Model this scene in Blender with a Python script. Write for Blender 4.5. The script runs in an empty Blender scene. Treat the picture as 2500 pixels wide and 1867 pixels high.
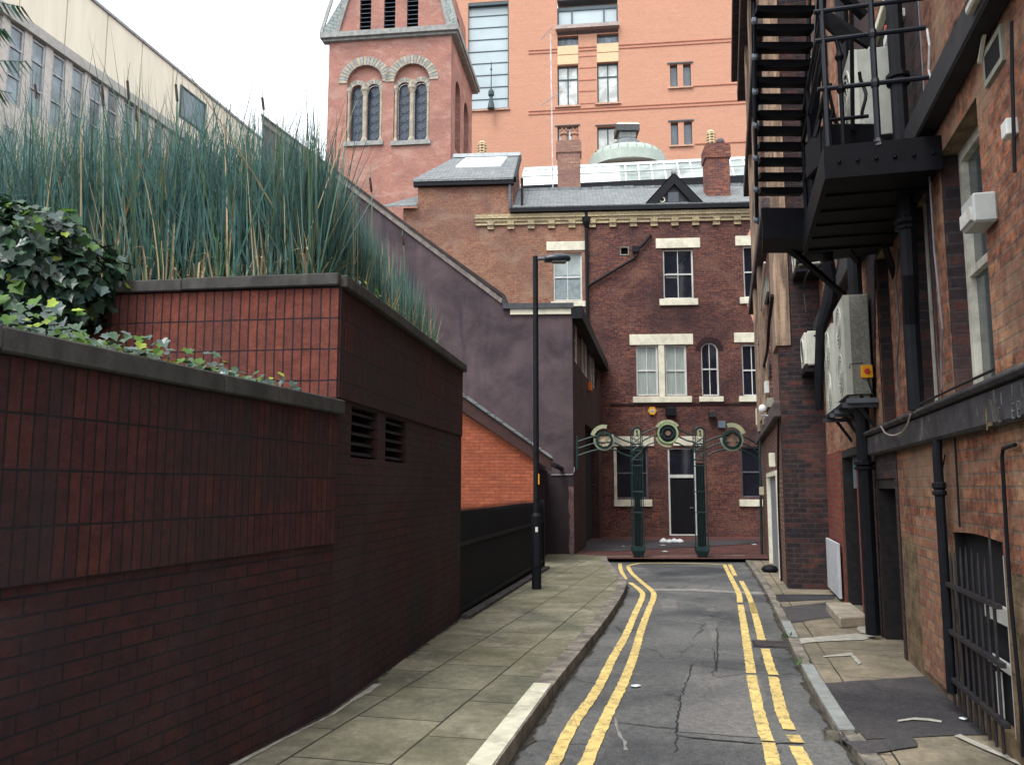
import bpy, bmesh, math, random
from mathutils import Vector, Matrix, noise
from mathutils.geometry import tessellate_polygon, delaunay_2d_cdt
random.seed(7)
R = math.radians
# ------------------------------------------------------------------ camera, sky, sun, exposure
scene = bpy.context.scene
FOC, PITCH, CAMZ, SLOPE = 2070.0, R(7.12), 1.55, 0.010
cam_data = bpy.data.cameras.new('camera'); cam = bpy.data.objects.new('camera', cam_data)
scene.collection.objects.link(cam); scene.camera = cam
cam.location = (0, 0, CAMZ); cam.rotation_euler = (R(90) + PITCH, 0, 0)
cam_data.sensor_width = 36; cam_data.lens = 36 * FOC / 2500; cam_data.clip_end = 3000; cam_data.clip_start = .05
world = bpy.data.worlds.new("World"); scene.world = world; world.use_nodes = True
SUN_EL, SUN_ROT = 58, -150           # veiled sun, high behind the left shoulder
wn = world.node_tree; wn.nodes.clear()
sky = wn.nodes.new('ShaderNodeTexSky'); sky.sky_type = 'NISHITA'; sky.sun_disc = False
sky.sun_elevation = R(SUN_EL); sky.sun_rotation = R(SUN_ROT); sky.air_density = 1.0; sky.dust_density = 4.0; sky.ozone_density = .6
hs = wn.nodes.new('ShaderNodeHueSaturation'); hs.inputs['Saturation'].default_value = .22
mx = wn.nodes.new('ShaderNodeMix'); mx.data_type = 'RGBA'; mx.inputs[0].default_value = .55
mx.inputs[7].default_value = (11.4, 11.7, 12.2, 1)                  # even layer of cloud over the sky
bg = wn.nodes.new('ShaderNodeBackground'); bg.inputs[1].default_value = .14
wo = wn.nodes.new('ShaderNodeOutputWorld')
wn.links.new(sky.outputs[0], hs.inputs['Color']); wn.links.new(hs.outputs[0], mx.inputs[6])
wn.links.new(mx.outputs[2], bg.inputs[0]); wn.links.new(bg.outputs[0], wo.inputs[0])
sd = bpy.data.lights.new('sun', 'SUN'); sd.energy = 1.1; sd.angle = R(22); sd.color = (1, .965, .91)
sun = bpy.data.objects.new('sun', sd); scene.collection.objects.link(sun)
_el, _az = R(SUN_EL), R(SUN_ROT)
_v = Vector((math.sin(_az) * math.cos(_el), math.cos(_az) * math.cos(_el), math.sin(_el)))
sun.rotation_euler = _v.to_track_quat('Z', 'Y').to_euler(); sun.location = (0, 0, 30)
scene.view_settings.view_transform = 'Standard'; scene.view_settings.look = 'None'
scene.view_settings.exposure = 0.85; scene.view_settings.gamma = 1
scene.render.engine = 'CYCLES'

# ------------------------------------------------------------------ helpers
cp, sp = math.cos(PITCH), math.sin(PITCH)
def ray(px, py):
    a = (px - 1250) / FOC; b = (933.5 - py) / FOC
    return Vector((a, cp - b * sp, sp + b * cp))
def gz(y): return -SLOPE * y
def onG(px, py, dz=0):
    d = ray(px, py); t = (dz - CAMZ) / (d.z + SLOPE * d.y)
    return Vector((d.x * t, d.y * t, CAMZ + d.z * t))
def onY(px, py, Y):
    d = ray(px, py); t = Y / d.y
    return Vector((d.x * t, Y, CAMZ + d.z * t))
def inside(p, L):
    c = False; j = len(L) - 1
    for i in range(len(L)):
        (x0, y0), (x1, y1) = L[i], L[j]
        if (y0 > p[1]) != (y1 > p[1]) and p[0] < (x1 - x0) * (p[1] - y0) / (y1 - y0) + x0: c = not c
        j = i
    return c
def tess(loops):
    """triangulate an outline with holes; indices into the flattened loops"""
    V = []; E = []; key = []
    for l in loops:
        b = len(V); V += [Vector(q) for q in l]; E += [(b + i, b + (i + 1) % len(l)) for i in range(len(l))]
    vo, eo, fo, ov, oe, of = delaunay_2d_cdt(V, E, [], 0, 1e-6)
    out = []
    for f in fo:
        c = [sum(vo[i][k] for i in f) / 3 for k in (0, 1)]
        if inside(c, loops[0]) and not any(inside(c, h) for h in loops[1:]) and all(ov[i] for i in f): out.append(tuple(ov[i][0] for i in f))
    return out
class Fr:
    """vertical plane: origin, horizontal direction u, outward normal n (left of -u when flip)"""
    def __init__(s, x, y, ux, uy, nx, ny):
        s.o = Vector((x, y, 0)); s.u = Vector((ux, uy, 0)).normalized(); n = Vector((nx, ny, 0))
        n -= s.u * n.dot(s.u); s.n = n.normalized()
    def at(s, px, py):
        d = ray(px, py); c = Vector((0, 0, CAMZ)); t = (s.o - c).dot(s.n) / d.dot(s.n); p = c + d * t
        return (p - s.o).dot(s.u), p.z
    def pt(s, a, z, o=0): return s.o + s.u * a + s.n * o + Vector((0, 0, z))
    def rect(s, x0, y0, x1, y1):
        ym, xm = (y0 + y1) / 2, (x0 + x1) / 2
        a, b = s.at(x0, ym)[0], s.at(x1, ym)[0]; c, d = s.at(xm, y0)[1], s.at(xm, y1)[1]
        return (min(a, b), max(a, b), min(c, d), max(c, d))
    def off(s, d): return Fr(*(s.o + s.n * d).xy, *s.u.xy, *s.n.xy)
class MB:
    def __init__(s): s.v = []; s.f = []; s.m = []
    def poly(s, pts, mi=0):
        i = len(s.v); s.v += [Vector(p) for p in pts]; s.f.append(tuple(range(i, i + len(pts)))); s.m.append(mi); return s
    def hexa(s, p, mi=0):
        i = len(s.v); s.v += [Vector(q) for q in p]
        for q in ((0,3,2,1),(4,5,6,7),(0,1,5,4),(1,2,6,5),(2,3,7,6),(3,0,4,7)):
            s.f.append(tuple(i + k for k in q)); s.m.append(mi)
        return s
    def box(s, x0, x1, y0, y1, z0, z1, mi=0):
        return s.hexa([(x0,y0,z0),(x1,y0,z0),(x1,y1,z0),(x0,y1,z0),(x0,y0,z1),(x1,y0,z1),(x1,y1,z1),(x0,y1,z1)], mi)
    def fb(s, F, r, o0, o1, mi=0):
        a, b, c, d = r
        return s.hexa([F.pt(a,c,o0),F.pt(b,c,o0),F.pt(b,c,o1),F.pt(a,c,o1),F.pt(a,d,o0),F.pt(b,d,o0),F.pt(b,d,o1),F.pt(a,d,o1)], mi)
    def ext(s, F, loop, o0, o1, mi=0, holes=()):
        """extrude polygon given in frame (s,z) between offsets, with holes"""
        loops = [list(loop)] + [list(h) for h in holes]
        tri = tess(loops)
        flat = [q for l in loops for q in l]
        for o in (o1, o0):
            i = len(s.v); s.v += [F.pt(a, z, o) for a, z in flat]
            for t in tri: s.f.append(tuple(i + k for k in t)); s.m.append(mi)
        for l in loops:
            for k in range(len(l)):
                a, b = l[k], l[(k + 1) % len(l)]
                s.poly([F.pt(*a, o0), F.pt(*b, o0), F.pt(*b, o1), F.pt(*a, o1)], mi)
        return s
    def tube(s, pts, r, n=8, mi=0, caps=True):
        pts = [Vector(p) for p in pts]; rr = r if isinstance(r, (list, tuple)) else [r] * len(pts)
        base = len(s.v); ref = None
        for k, p in enumerate(pts):
            t = (pts[min(k + 1, len(pts) - 1)] - pts[max(k - 1, 0)])
            t = t.normalized() if t.length > 1e-9 else Vector((0, 0, 1))
            if ref is None: ref = Vector((0, 0, 1)) if abs(t.z) < .9 else Vector((1, 0, 0))
            a = t.cross(ref).normalized(); b = t.cross(a).normalized(); ref = -b if False else ref
            if abs(t.dot(ref)) > .95:
                ref = Vector((1, 0, 0)) if abs(t.x) < .9 else Vector((0, 1, 0)); a = t.cross(ref).normalized(); b = t.cross(a)
            for j in range(n):
                q = 2 * math.pi * j / n; s.v.append(p + (a * math.cos(q) + b * math.sin(q)) * rr[k])
        for k in range(len(pts) - 1):
            for j in range(n):
                a0 = base + k * n + j; b0 = base + k * n + (j + 1) % n
                s.f.append((a0, b0, b0 + n, a0 + n)); s.m.append(mi)
        if caps:
            s.f.append(tuple(base + j for j in range(n))); s.m.append(mi)
            e = base + (len(pts) - 1) * n; s.f.append(tuple(e + j for j in range(n))); s.m.append(mi)
        return s
    def bar(s, a, b, w, h=None, mi=0):
        a, b = Vector(a), Vector(b); t = (b - a).normalized(); h = h or w
        ref = Vector((0, 0, 1)) if abs(t.z) < .95 else Vector((0, 1, 0))
        x = t.cross(ref).normalized() * w / 2; y = x.cross(t).normalized() * h / 2
        return s.hexa([a-x-y, a+x-y, a+x+y, a-x+y, b-x-y, b+x-y, b+x+y, b-x+y], mi)
    def lathe(s, c, prof, n=20, mi=0):
        return s.tube([Vector(c) + Vector((0, 0, z)) for r, z in prof], [max(r, .001) for r, z in prof], n, mi)
    def ring(s, F, cs, cz, r0, r1, a0, a1, o0, o1, n=24, mi=0):
        """flat ring sector standing in frame F"""
        for k in range(n):
            q0 = a0 + (a1 - a0) * k / n; q1 = a0 + (a1 - a0) * (k + 1) / n
            P = lambda r, q, o: F.pt(cs + r * math.cos(q), cz + r * math.sin(q), o)
            s.hexa([P(r0,q0,o0),P(r1,q0,o0),P(r1,q0,o1),P(r0,q0,o1),P(r0,q1,o0),P(r1,q1,o0),P(r1,q1,o1),P(r0,q1,o1)], mi)
        return s
FLATDIR = Vector((.24, 1, 0)).normalized()
def mesh_of(name, mb, mats, loc, smooth=False, flat=None, recalc=True):
    me = bpy.data.meshes.new(name); me.from_pydata([v - loc for v in mb.v], [], mb.f)
    mats = mats if isinstance(mats, (list, tuple)) else [mats]
    for m in mats: me.materials.append(m)
    me.polygons.foreach_set('material_index', mb.m)
    if recalc:
        bm = bmesh.new(); bm.from_mesh(me); bmesh.ops.remove_doubles(bm, verts=bm.verts, dist=1e-5) if smooth else None
        bmesh.ops.recalc_face_normals(bm, faces=bm.faces); bm.to_mesh(me); bm.free()
    uv = me.uv_layers.new(name='UVMap'); Z = Vector((0, 0, 1)); fd = flat or FLATDIR
    for p in me.polygons:
        n = p.normal
        if abs(n.z) > .93: t = fd; b = Vector((-fd.y, fd.x, 0))
        else: t = Z.cross(n).normalized(); b = n.cross(t)
        if n.z <= .93 and abs(n.z) <= .93 and (t.x < 0 or (abs(t.x) < .3 and t.y < 0)): t = -t
        for li in p.loop_indices:
            q = me.vertices[me.loops[li].vertex_index].co + loc
            uv.data[li].uv = (q.dot(t), q.dot(b))
    if smooth:
        for p in me.polygons: p.use_smooth = True
    me.update(); return me
WL = {}
def centre_base(mb):
    xs = [v.x for v in mb.v]; ys = [v.y for v in mb.v]; zs = [v.z for v in mb.v]
    return Vector(((min(xs) + max(xs)) / 2, (min(ys) + max(ys)) / 2, min(zs)))
def tag(o, label=None, cat=None, group=None, kind=None):
    if label: o['label'] = label
    if cat: o['category'] = cat
    if group: o['group'] = group
    if kind: o['kind'] = kind
    return o
def thing(name, label, cat, loc, group=None, kind=None):
    o = bpy.data.objects.new(name, None); scene.collection.objects.link(o); o.location = loc
    o.empty_display_size = .2; WL[o] = Vector(loc)
    return tag(o, label, cat, group, kind)
def part(name, mb, mat, parent, label=None, bevel=0, smooth=False, **k):
    loc = WL[parent]
    o = bpy.data.objects.new(name, mesh_of(name, mb, mat, loc, smooth, **k)); scene.collection.objects.link(o)
    o.parent = parent; WL[o] = loc
    if label: o['label'] = label
    if bevel: addbev(o, bevel)
    return o
def addbev(o, w):
    b = o.modifiers.new('bevel', 'BEVEL'); b.width = w; b.segments = 1; b.limit_method = 'ANGLE'
def solo(name, mb, mat, label, cat, group=None, kind=None, bevel=0, smooth=False, **k):
    loc = centre_base(mb)
    o = bpy.data.objects.new(name, mesh_of(name, mb, mat, loc, smooth, **k)); scene.collection.objects.link(o); o.location = loc; WL[o] = loc
    if bevel: addbev(o, bevel)
    return tag(o, label, cat, group, kind)
def struct(name, mb, mat, bevel=0, **k):
    o = solo(name, mb, mat, None, None, kind='structure', bevel=bevel, **k); return o
def kids(o): return [c for c in o.children]
def dup(o, delta, label=None):
    def rec(src, par):
        c = src.copy(); scene.collection.objects.link(c); WL[c] = WL[src] + Vector(delta)
        if par is not None: c.parent = par; c.matrix_parent_inverse = src.matrix_parent_inverse.copy()
        for ch in list(src.children): rec(ch, c)
        return c
    r = rec(o, None); r.location = Vector(o.location) + Vector(delta)
    if label: r['label'] = label
    return r
def rl(r):  # rect -> loop
    a, b, c, d = r; return [(a, c), (b, c), (b, d), (a, d)]
def archloop(r, rise=None, n=12):
    a, b, c, d = r; w = (b - a) / 2; rise = rise if rise else w; m = (a + b) / 2
    return [(a, c), (b, c)] + [(m + w * math.cos(math.pi * k / n), d - rise + rise * math.sin(math.pi * k / n)) for k in range(n + 1)]

# ------------------------------------------------------------------ materials
def srgb(h):
    h = h.lstrip('#'); c = [int(h[i:i+2], 16) / 255 for i in (0, 2, 4)]
    return tuple(x / 12.92 if x <= .04045 else ((x + .055) / 1.055) ** 2.4 for x in c) + (1,)
def C(c): return srgb(c) if isinstance(c, str) else tuple(c) + ((1,) if len(c) == 3 else ())
class NT:
    def __init__(s, name):
        s.m = bpy.data.materials.new(name); s.m.use_nodes = True; s.t = s.m.node_tree
        s.b = s.t.nodes['Principled BSDF']; s.uv = s.t.nodes.new('ShaderNodeTexCoord').outputs['UV']
        s.ob = s.t.nodes[-1].outputs['Object']
    def n(s, typ, ins=None, **k):
        x = s.t.nodes.new(typ)
        for a, b in k.items(): setattr(x, a, b)
        for a, b in (ins or {}).items():
            if isinstance(b, bpy.types.NodeSocket): s.t.links.new(b, x.inputs[a])
            else: x.inputs[a].default_value = b
        return x
    def vec(s, scale, rot=0, src=None):
        return s.n('ShaderNodeMapping', {0: src or s.uv, 'Scale': scale, 'Rotation': (0, 0, rot)}).outputs[0]
    def noise(s, v, scale, detail=4, rough=.6, dist=0):
        return s.n('ShaderNodeTexNoise', {'Vector': v, 'Scale': scale, 'Detail': detail, 'Roughness': rough, 'Distortion': dist}).outputs[0]
    def ramp(s, f, a, b, ca=(0,0,0,1), cb=(1,1,1,1)):
        r = s.n('ShaderNodeValToRGB', {0: f}); e = r.color_ramp.elements
        e[0].position = a; e[1].position = b; e[0].color = ca; e[1].color = cb; return r.outputs[0]
    def mix(s, f, a, b, typ='MIX'):
        x = s.n('ShaderNodeMix', data_type='RGBA', blend_type=typ)
        for i, v in ((0, f), (6, a), (7, b)):
            if isinstance(v, bpy.types.NodeSocket): s.t.links.new(v, x.inputs[i])
            else: x.inputs[i].default_value = v
        return x.outputs[2]
    def math(s, op, a, b=0):
        return s.n('ShaderNodeMath', {0: a, 1: b}, operation=op).outputs[0]
    def out(s, col, rough=.85, bump=None, dist=.01, strength=.6, metal=0, spec=.3):
        for i, v in (('Base Color', col), ('Roughness', rough), ('Metallic', metal), ('Specular IOR Level', spec)):
            if isinstance(v, bpy.types.NodeSocket): s.t.links.new(v, s.b.inputs[i])
            else: s.b.inputs[i].default_value = v
        if bump is not None:
            bn = s.n('ShaderNodeBump', {'Strength': strength, 'Distance': dist, 'Height': bump}); s.t.links.new(bn.outputs[0], s.b.inputs['Normal'])
        return s.m
def brick(name, c1, c2, mortar, bw=.225, bh=.075, ms=.006, offset=.5, third=None, third_amt=.35, soot='#1b1a1f', soot_amt=.5, soot_scale=.5,
          streak=0, pale=None, pale_amt=.3, bump=.006, rough=.9, tone=.35, plinth=None, hstripe=0):
    k = NT(name)
    wob = k.noise(k.uv, 3.0, 2, .5)
    v2 = k.n('ShaderNodeVectorMath', {0: k.n('ShaderNodeVectorMath', {0: k.n('ShaderNodeTexNoise', {'Vector': k.uv, 'Scale': 2.2, 'Detail': 2}).outputs[1], 1: (.5, .5, .5)}, operation='SUBTRACT').outputs[0], 'Scale': .012}, operation='SCALE').outputs[0]
    uvw = k.n('ShaderNodeVectorMath', {0: k.uv, 1: v2}, operation='ADD').outputs[0]
    b = k.n('ShaderNodeTexBrick', {'Vector': uvw, 'Color1': C(c1), 'Color2': C(c2), 'Mortar': C(mortar), 'Scale': 1, 'Mortar Size': ms, 'Mortar Smooth': .25,
            'Bias': -.1, 'Brick Width': bw, 'Row Height': bh}, offset=offset, offset_frequency=2 if offset else 1)
    col = b.outputs[0]
    # second brick lookup gives other bricks another tone
    b2 = k.n('ShaderNodeTexBrick', {'Vector': k.n('ShaderNodeVectorMath', {0: uvw, 1: (bw * 34, bh * 46, 0)}, operation='ADD').outputs[0], 'Color1': (0,0,0,1), 'Color2': (1,1,1,1), 'Mortar': (0,0,0,1), 'Scale': 1,
            'Mortar Size': ms, 'Mortar Smooth': .25, 'Brick Width': bw, 'Row Height': bh}, offset=offset, offset_frequency=2 if offset else 1)
    if third:
        f = k.math('MULTIPLY', k.ramp(b2.outputs[0], .55, .8), third_amt)
        f = k.math('MULTIPLY', f, k.ramp(k.noise(k.uv, 1.1, 3), .3, .6))
        col = k.mix(f, col, C(third))
    if tone:
        col = k.mix(tone, col, k.ramp(k.noise(k.uv, 11, 8, .78), .40, .61, (.38,.36,.38,1), (1.5,1.45,1.4,1)), 'MULTIPLY')
    if hstripe:
        col = k.mix(hstripe, col, k.ramp(k.noise(k.vec((.35, 7, 1)), 1.0, 6, .7), .38, .62, (.72,.70,.70,1), (1.2,1.2,1.2,1)), 'MULTIPLY')
    if pale:
        f = k.math('MULTIPLY', k.ramp(k.noise(k.vec((1,1.6,1)), .9, 6, .65, .6), .49, .62), pale_amt); col = k.mix(f, col, C(pale))
    if soot_amt:
        f = k.math('MULTIPLY', k.ramp(k.noise(k.uv, soot_scale * 1.7, 6, .62, .4), .42, .66), soot_amt); col = k.mix(f, col, C(soot))
    if streak:
        f = k.math('MULTIPLY', k.ramp(k.noise(k.vec((2.2, .22, 1)), 1.3, 6, .6), .5, .68), streak); col = k.mix(f, col, C(soot))
    if plinth:
        z = k.n('ShaderNodeSeparateXYZ', {0: k.uv}).outputs[1]
        e = k.math('ADD', z, k.math('ADD', k.math('MULTIPLY', k.noise(k.vec((.8, .8, 1)), 1.0, 2), -1.3), k.math('MULTIPLY', k.noise(k.uv, 7, 6, .7), -.7)))
        f = k.ramp(e, -.66 + plinth[1], -.50 + plinth[1], (1,1,1,1), (0,0,0,1))
        pc = k.mix(1, C(plinth[0]), k.ramp(k.noise(k.uv, 4, 7, .7), .38, .62, (.4, .38, .36, 1), (1.35, 1.3, 1.2, 1)), 'MULTIPLY')
        col = k.mix(f, col, pc)
    h = k.math('ADD', k.math('MULTIPLY', b.outputs[1], -1.0), k.math('MULTIPLY', k.noise(k.uv, 38, 6, .75), 1.1))
    return k.out(col, rough, h, bump, .8)
def plain(name, c, rough=.7, var=.2, scale=6, bump=0, metal=0, spec=.4, c2=None, amt=.5, detail=5, stretch=(1, 1, 1), lo=.45, hi=.65, bscale=None):
    k = NT(name); col = C(c)
    src = k.vec(stretch, src=k.ob)
    nz = k.noise(src, scale, detail, .62, .2)
    lo_ = 1 - var; hi_ = 1 + var
    col = k.mix(1, col, k.ramp(nz, .38, .62, (lo_, lo_, lo_, 1), (hi_, hi_, hi_, 1)), 'MULTIPLY')
    if c2: col = k.mix(k.math('MULTIPLY', k.ramp(k.noise(k.vec(stretch, src=k.ob), scale * .45, 6, .65, .5), lo, hi), amt), col, C(c2))
    return k.out(col, rough, k.noise(k.ob, bscale or scale * 6, 4) if bump else None, bump or .01, .6, metal, spec)
def glass(name, c, rough=.08, spec=.6, var=.15, scale=1.0):
    k = NT(name)
    nz = k.noise(k.vec((1, 1, 1), src=k.ob), scale, 3)
    col = k.mix(1, C(c), k.ramp(nz, .38, .62, (1 - var,) * 3 + (1,), (1 + var,) * 3 + (1,)), 'MULTIPLY')
    bmp = k.noise(k.ob, 1.3, 2)
    return k.out(col, rough, bmp, .02, .15, 0, spec)
# ------------------------------------------------------------------ material palette
BLK = plain('black_paint', (.006, .007, .0105), .6, .25, 8, spec=.2)
BLKR = plain('black_rusty_iron', (.016, .016, .021), .6, .3, 10, .004, c2='#3a2a24', amt=.35)
WHT = plain('white_frame_paint', '#d3d6d2', .5, .08, 3, c2='#8f9390', amt=.4)
CREAMST = plain('cream_painted_stone', '#dedbc6', .75, .08, 4, .003, c2='#9d9b8a', amt=.45)
OFFST = plain('weathered_stone', '#8f8f82', .85, .2, 5, .006, c2='#3c3b3d', amt=.6)
COPE = plain('planter_coping_stone', (.058, .056, .052), .95, .25, 7, .006, c2=(.022, .022, .024), amt=.6, stretch=(1, 1, .6))
DARKGL = glass('dark_glass', (.012, .014, .022))
VDARK = plain('dark_void', (.006, .006, .009), .95, .1)
FADE = plain('pale_grey_casing', '#b6b9ae', .55, .1, 4, c2='#7d8078', amt=.4)
FADED = plain('grey_speckled_casing', '#7e7f78', .75, .25, 40, c2='#54544f', amt=.35)
TEAL = plain('teal_green_ironwork', (.007, .033, .030), .5, .25, 12, c2=(.004, .014, .014), amt=.6)
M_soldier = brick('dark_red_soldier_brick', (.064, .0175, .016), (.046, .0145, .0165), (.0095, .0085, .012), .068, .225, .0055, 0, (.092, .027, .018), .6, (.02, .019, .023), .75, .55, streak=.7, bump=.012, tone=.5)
M_soldier2 = brick('flare_pale_soldier_brick', (.17, .047, .031), (.125, .038, .030), (.016, .013, .019), .068, .225, .006, 0, (.20, .058, .034), .6, (.06, .035, .035), .35, .8, streak=.35, bump=.012, tone=.45)  # paler copy of the planter brick, flare on the end face put into colour
M_darkbrick = brick('dark_red_brick', (.054, .0155, .0165), (.040, .0135, .0165), (.0095, .0085, .013), .225, .075, .0055, .5, (.07, .019, .013), .5, (.014, .013, .017), .6, .6, streak=.5, bump=.012, tone=.5, pale=(.05, .045, .05), pale_amt=.35)
M_orange = brick('orange_brick', (.37, .10, .048), (.30, .085, .045), (.20, .075, .05), .225, .075, .006, .5, (.52, .17, .08), .5, soot_amt=.2, tone=.3)
M_modern = brick('modern_orange_brick', (.53, .27, .18), (.48, .24, .16), (.50, .31, .225), .225, .075, .008, .5, (.60, .30, .19), .5, soot_amt=0, tone=.15, hstripe=.18)
M_tower = brick('tower_brick', (.40, .185, .145), (.33, .155, .13), (.35, .21, .18), .225, .075, .008, .5, (.42, .20, .13), .7, '#5b4a4a', .3, .35, tone=.35, pale='#c2a294', pale_amt=.4)
M_vict = brick('victorian_brick', (.14, .048, .040), (.085, .036, .036), (.13, .09, .082), .232, .082, .011, .5, (.25, .092, .055), .8, (.026, .016, .021), .75, .22, tone=.9, pale=(.2, .11, .08), pale_amt=.4)
M_victp = brick('pale_victorian_brick', (.34, .165, .10), (.25, .11, .075), (.19, .13, .11), .232, .082, .011, .5, (.34, .18, .10), .8, (.09, .06, .06), .5, .3, tone=.55, pale=(.34, .24, .18), pale_amt=.5)
M_chim = brick('chimney_brick', (.15, .05, .04), (.10, .04, .04), (.18, .12, .10), .23, .08, .010, .5, (.38, .12, .05), .9, (.05, .035, .045), .4, .6, tone=.5)
M_right = brick('weathered_orange_brick', (.36, .14, .075), (.21, .080, .050), (.22, .155, .118), .235, .082, .009, .5, (.47, .25, .135), .75, (.035, .024, .024), .55, .3, streak=.4, pale=(.38, .26, .17), pale_amt=.65, bump=.016, tone=.95, plinth=((.21, .155, .10), -.10))
M_rightp = brick('pale_infill_brick', (.33, .16, .095), (.26, .11, .07), (.24, .18, .14), .235, .082, .010, .5, (.42, .24, .14), .9, soot_amt=.2, bump=.014, tone=.5)
M_rightr = brick('red_pier_brick', (.21, .05, .032), (.17, .042, .03), (.14, .09, .075), .235, .082, .009, .5, (.27, .075, .045), .6, soot_amt=.2, bump=.012, tone=.4)
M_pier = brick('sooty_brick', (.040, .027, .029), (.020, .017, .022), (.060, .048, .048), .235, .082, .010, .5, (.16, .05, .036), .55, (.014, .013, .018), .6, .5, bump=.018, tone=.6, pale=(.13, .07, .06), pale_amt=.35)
M_face = brick('pale_pink_brick', (.24, .125, .095), (.19, .095, .075), (.085, .062, .055), .235, .082, .012, .5, (.31, .19, .13), .8, (.06, .04, .04), .45, .4, streak=.3, bump=.02, tone=.55)
M_yel = brick('yellow_brick', (.50, .42, .25), (.42, .35, .21), (.22, .18, .12), .24, .085, .009, .5, (.58, .5, .32), .5, (.12, .1, .08), .4, .6, tone=.35)
def slate_mat(name, c1, c2):
    k = NT(name)
    b = k.n('ShaderNodeTexBrick', {'Vector': k.uv, 'Color1': C(c1), 'Color2': C(c2), 'Mortar': (.025, .028, .032, 1), 'Scale': 1, 'Mortar Size': .008, 'Mortar Smooth': .3, 'Brick Width': .32, 'Row Height': .2})
    col = k.mix(.5, b.outputs[0], k.ramp(k.noise(k.uv, 5, 5, .7), .36, .66, (.45, .47, .48, 1), (1.35, 1.35, 1.3, 1)), 'MULTIPLY')
    return k.out(col, .65, k.math('MULTIPLY', b.outputs[1], -1.0), .02, .8)
SLATE = slate_mat('slate', (.145, .165, .175), (.21, .225, .23))
SLATEL = slate_mat('tower_slate', (.27, .33, .33), (.34, .38, .36))
def purple_mat():
    k = NT('purple_render')
    base = C((.080, .060, .067))
    col = k.mix(1, base, k.ramp(k.noise(k.uv, .8, 7, .62, .3), .38, .62, (.62, .62, .66, 1), (1.35, 1.3, 1.28, 1)), 'MULTIPLY')
    st = k.math('MULTIPLY', k.ramp(k.noise(k.vec((1.5, .16, 1)), 1.2, 5, .6, .2), .52, .68), .75)
    # run-off stains hang under the coping: stronger high on the wall
    z = k.n('ShaderNodeSeparateXYZ', {0: k.uv}).outputs[1]
    st = k.math('MULTIPLY', st, k.n('ShaderNodeMapRange', {0: z, 1: 3.2, 2: 5.4, 3: .1, 4: 1}).outputs[0])
    col = k.mix(st, col, C((.026, .026, .042)))
    low = k.n('ShaderNodeMapRange', {0: k.math('ADD', z, k.math('MULTIPLY', k.noise(k.uv, .7, 3), .25)), 1: 2.02, 2: 2.08, 3: .72, 4: 0}).outputs[0]
    col = k.mix(low, col, C((.020, .016, .021)))
    col = k.mix(k.math('MULTIPLY', k.ramp(k.noise(k.uv, 2.6, 7, .7), .64, .7), .4), col, C((.17, .12, .12)))
    return k.out(col, .9, k.noise(k.uv, 14, 6, .7), .02, .5)
PURPLE = purple_mat()
def asphalt(name, base, speck, patch, crack=.6):
    k = NT(name); p = k.uv
    col = k.mix(1, C(base), k.ramp(k.noise(p, .55, 6, .62, .4), .38, .62, (.5, .52, .55, 1), (1.4, 1.37, 1.3, 1)), 'MULTIPLY')
    col = k.mix(k.math('MULTIPLY', k.ramp(k.noise(p, 90, 2, .8), .56, .72), .55), col, C(speck))
    col = k.mix(k.math('MULTIPLY', k.ramp(k.noise(p, 60, 2, .8), .34, .46, (1,1,1,1), (0,0,0,1)), .5), col, C((.02, .02, .024)))
    col = k.mix(k.math('MULTIPLY', k.ramp(k.noise(p, 1.6, 7, .68, .9), .60, .68), .55), col, C(patch))
    col = k.mix(1, col, k.ramp(k.noise(p, 16, 9, .85), .40, .60, (.72, .73, .75, 1), (1.28, 1.26, 1.22, 1)), 'MULTIPLY')
    w = k.n('ShaderNodeVectorMath', {0: p, 1: k.n('ShaderNodeVectorMath', {0: k.n('ShaderNodeTexNoise', {'Vector': p, 'Scale': 3.0, 'Detail': 5}).outputs[1], 'Scale': .35}, operation='SCALE').outputs[0]}, operation='ADD').outputs[0]
    v = k.n('ShaderNodeTexVoronoi', {'Vector': w, 'Scale': .55, 'Randomness': 1}, feature='DISTANCE_TO_EDGE').outputs[0]
    cr = k.math('MULTIPLY', k.ramp(v, .003, .010, (1,1,1,1), (0,0,0,1)), crack)
    cr = k.math('MULTIPLY', cr, k.ramp(k.noise(p, .8, 2), .42, .56))
    col = k.mix(cr, col, C((.016, .016, .02)))
    return k.out(col, .88, k.math('SUBTRACT', k.noise(p, 110, 3, .8), cr), .006, .8, spec=.25)
ASPH = asphalt('road_asphalt', (.108, .112, .115), (.26, .26, .26), (.16, .155, .15))
ASPD = asphalt('dark_patch_asphalt', (.052, .050, .055), (.20, .19, .19), (.095, .09, .09), .4)
ASPM = asphalt('repair_asphalt', (.14, .14, .142), (.26, .26, .26), (.18, .175, .165), .2)
ASPM2 = asphalt('worn_asphalt', (.085, .088, .092), (.30, .30, .30), (.13, .13, .125), .3)
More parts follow.
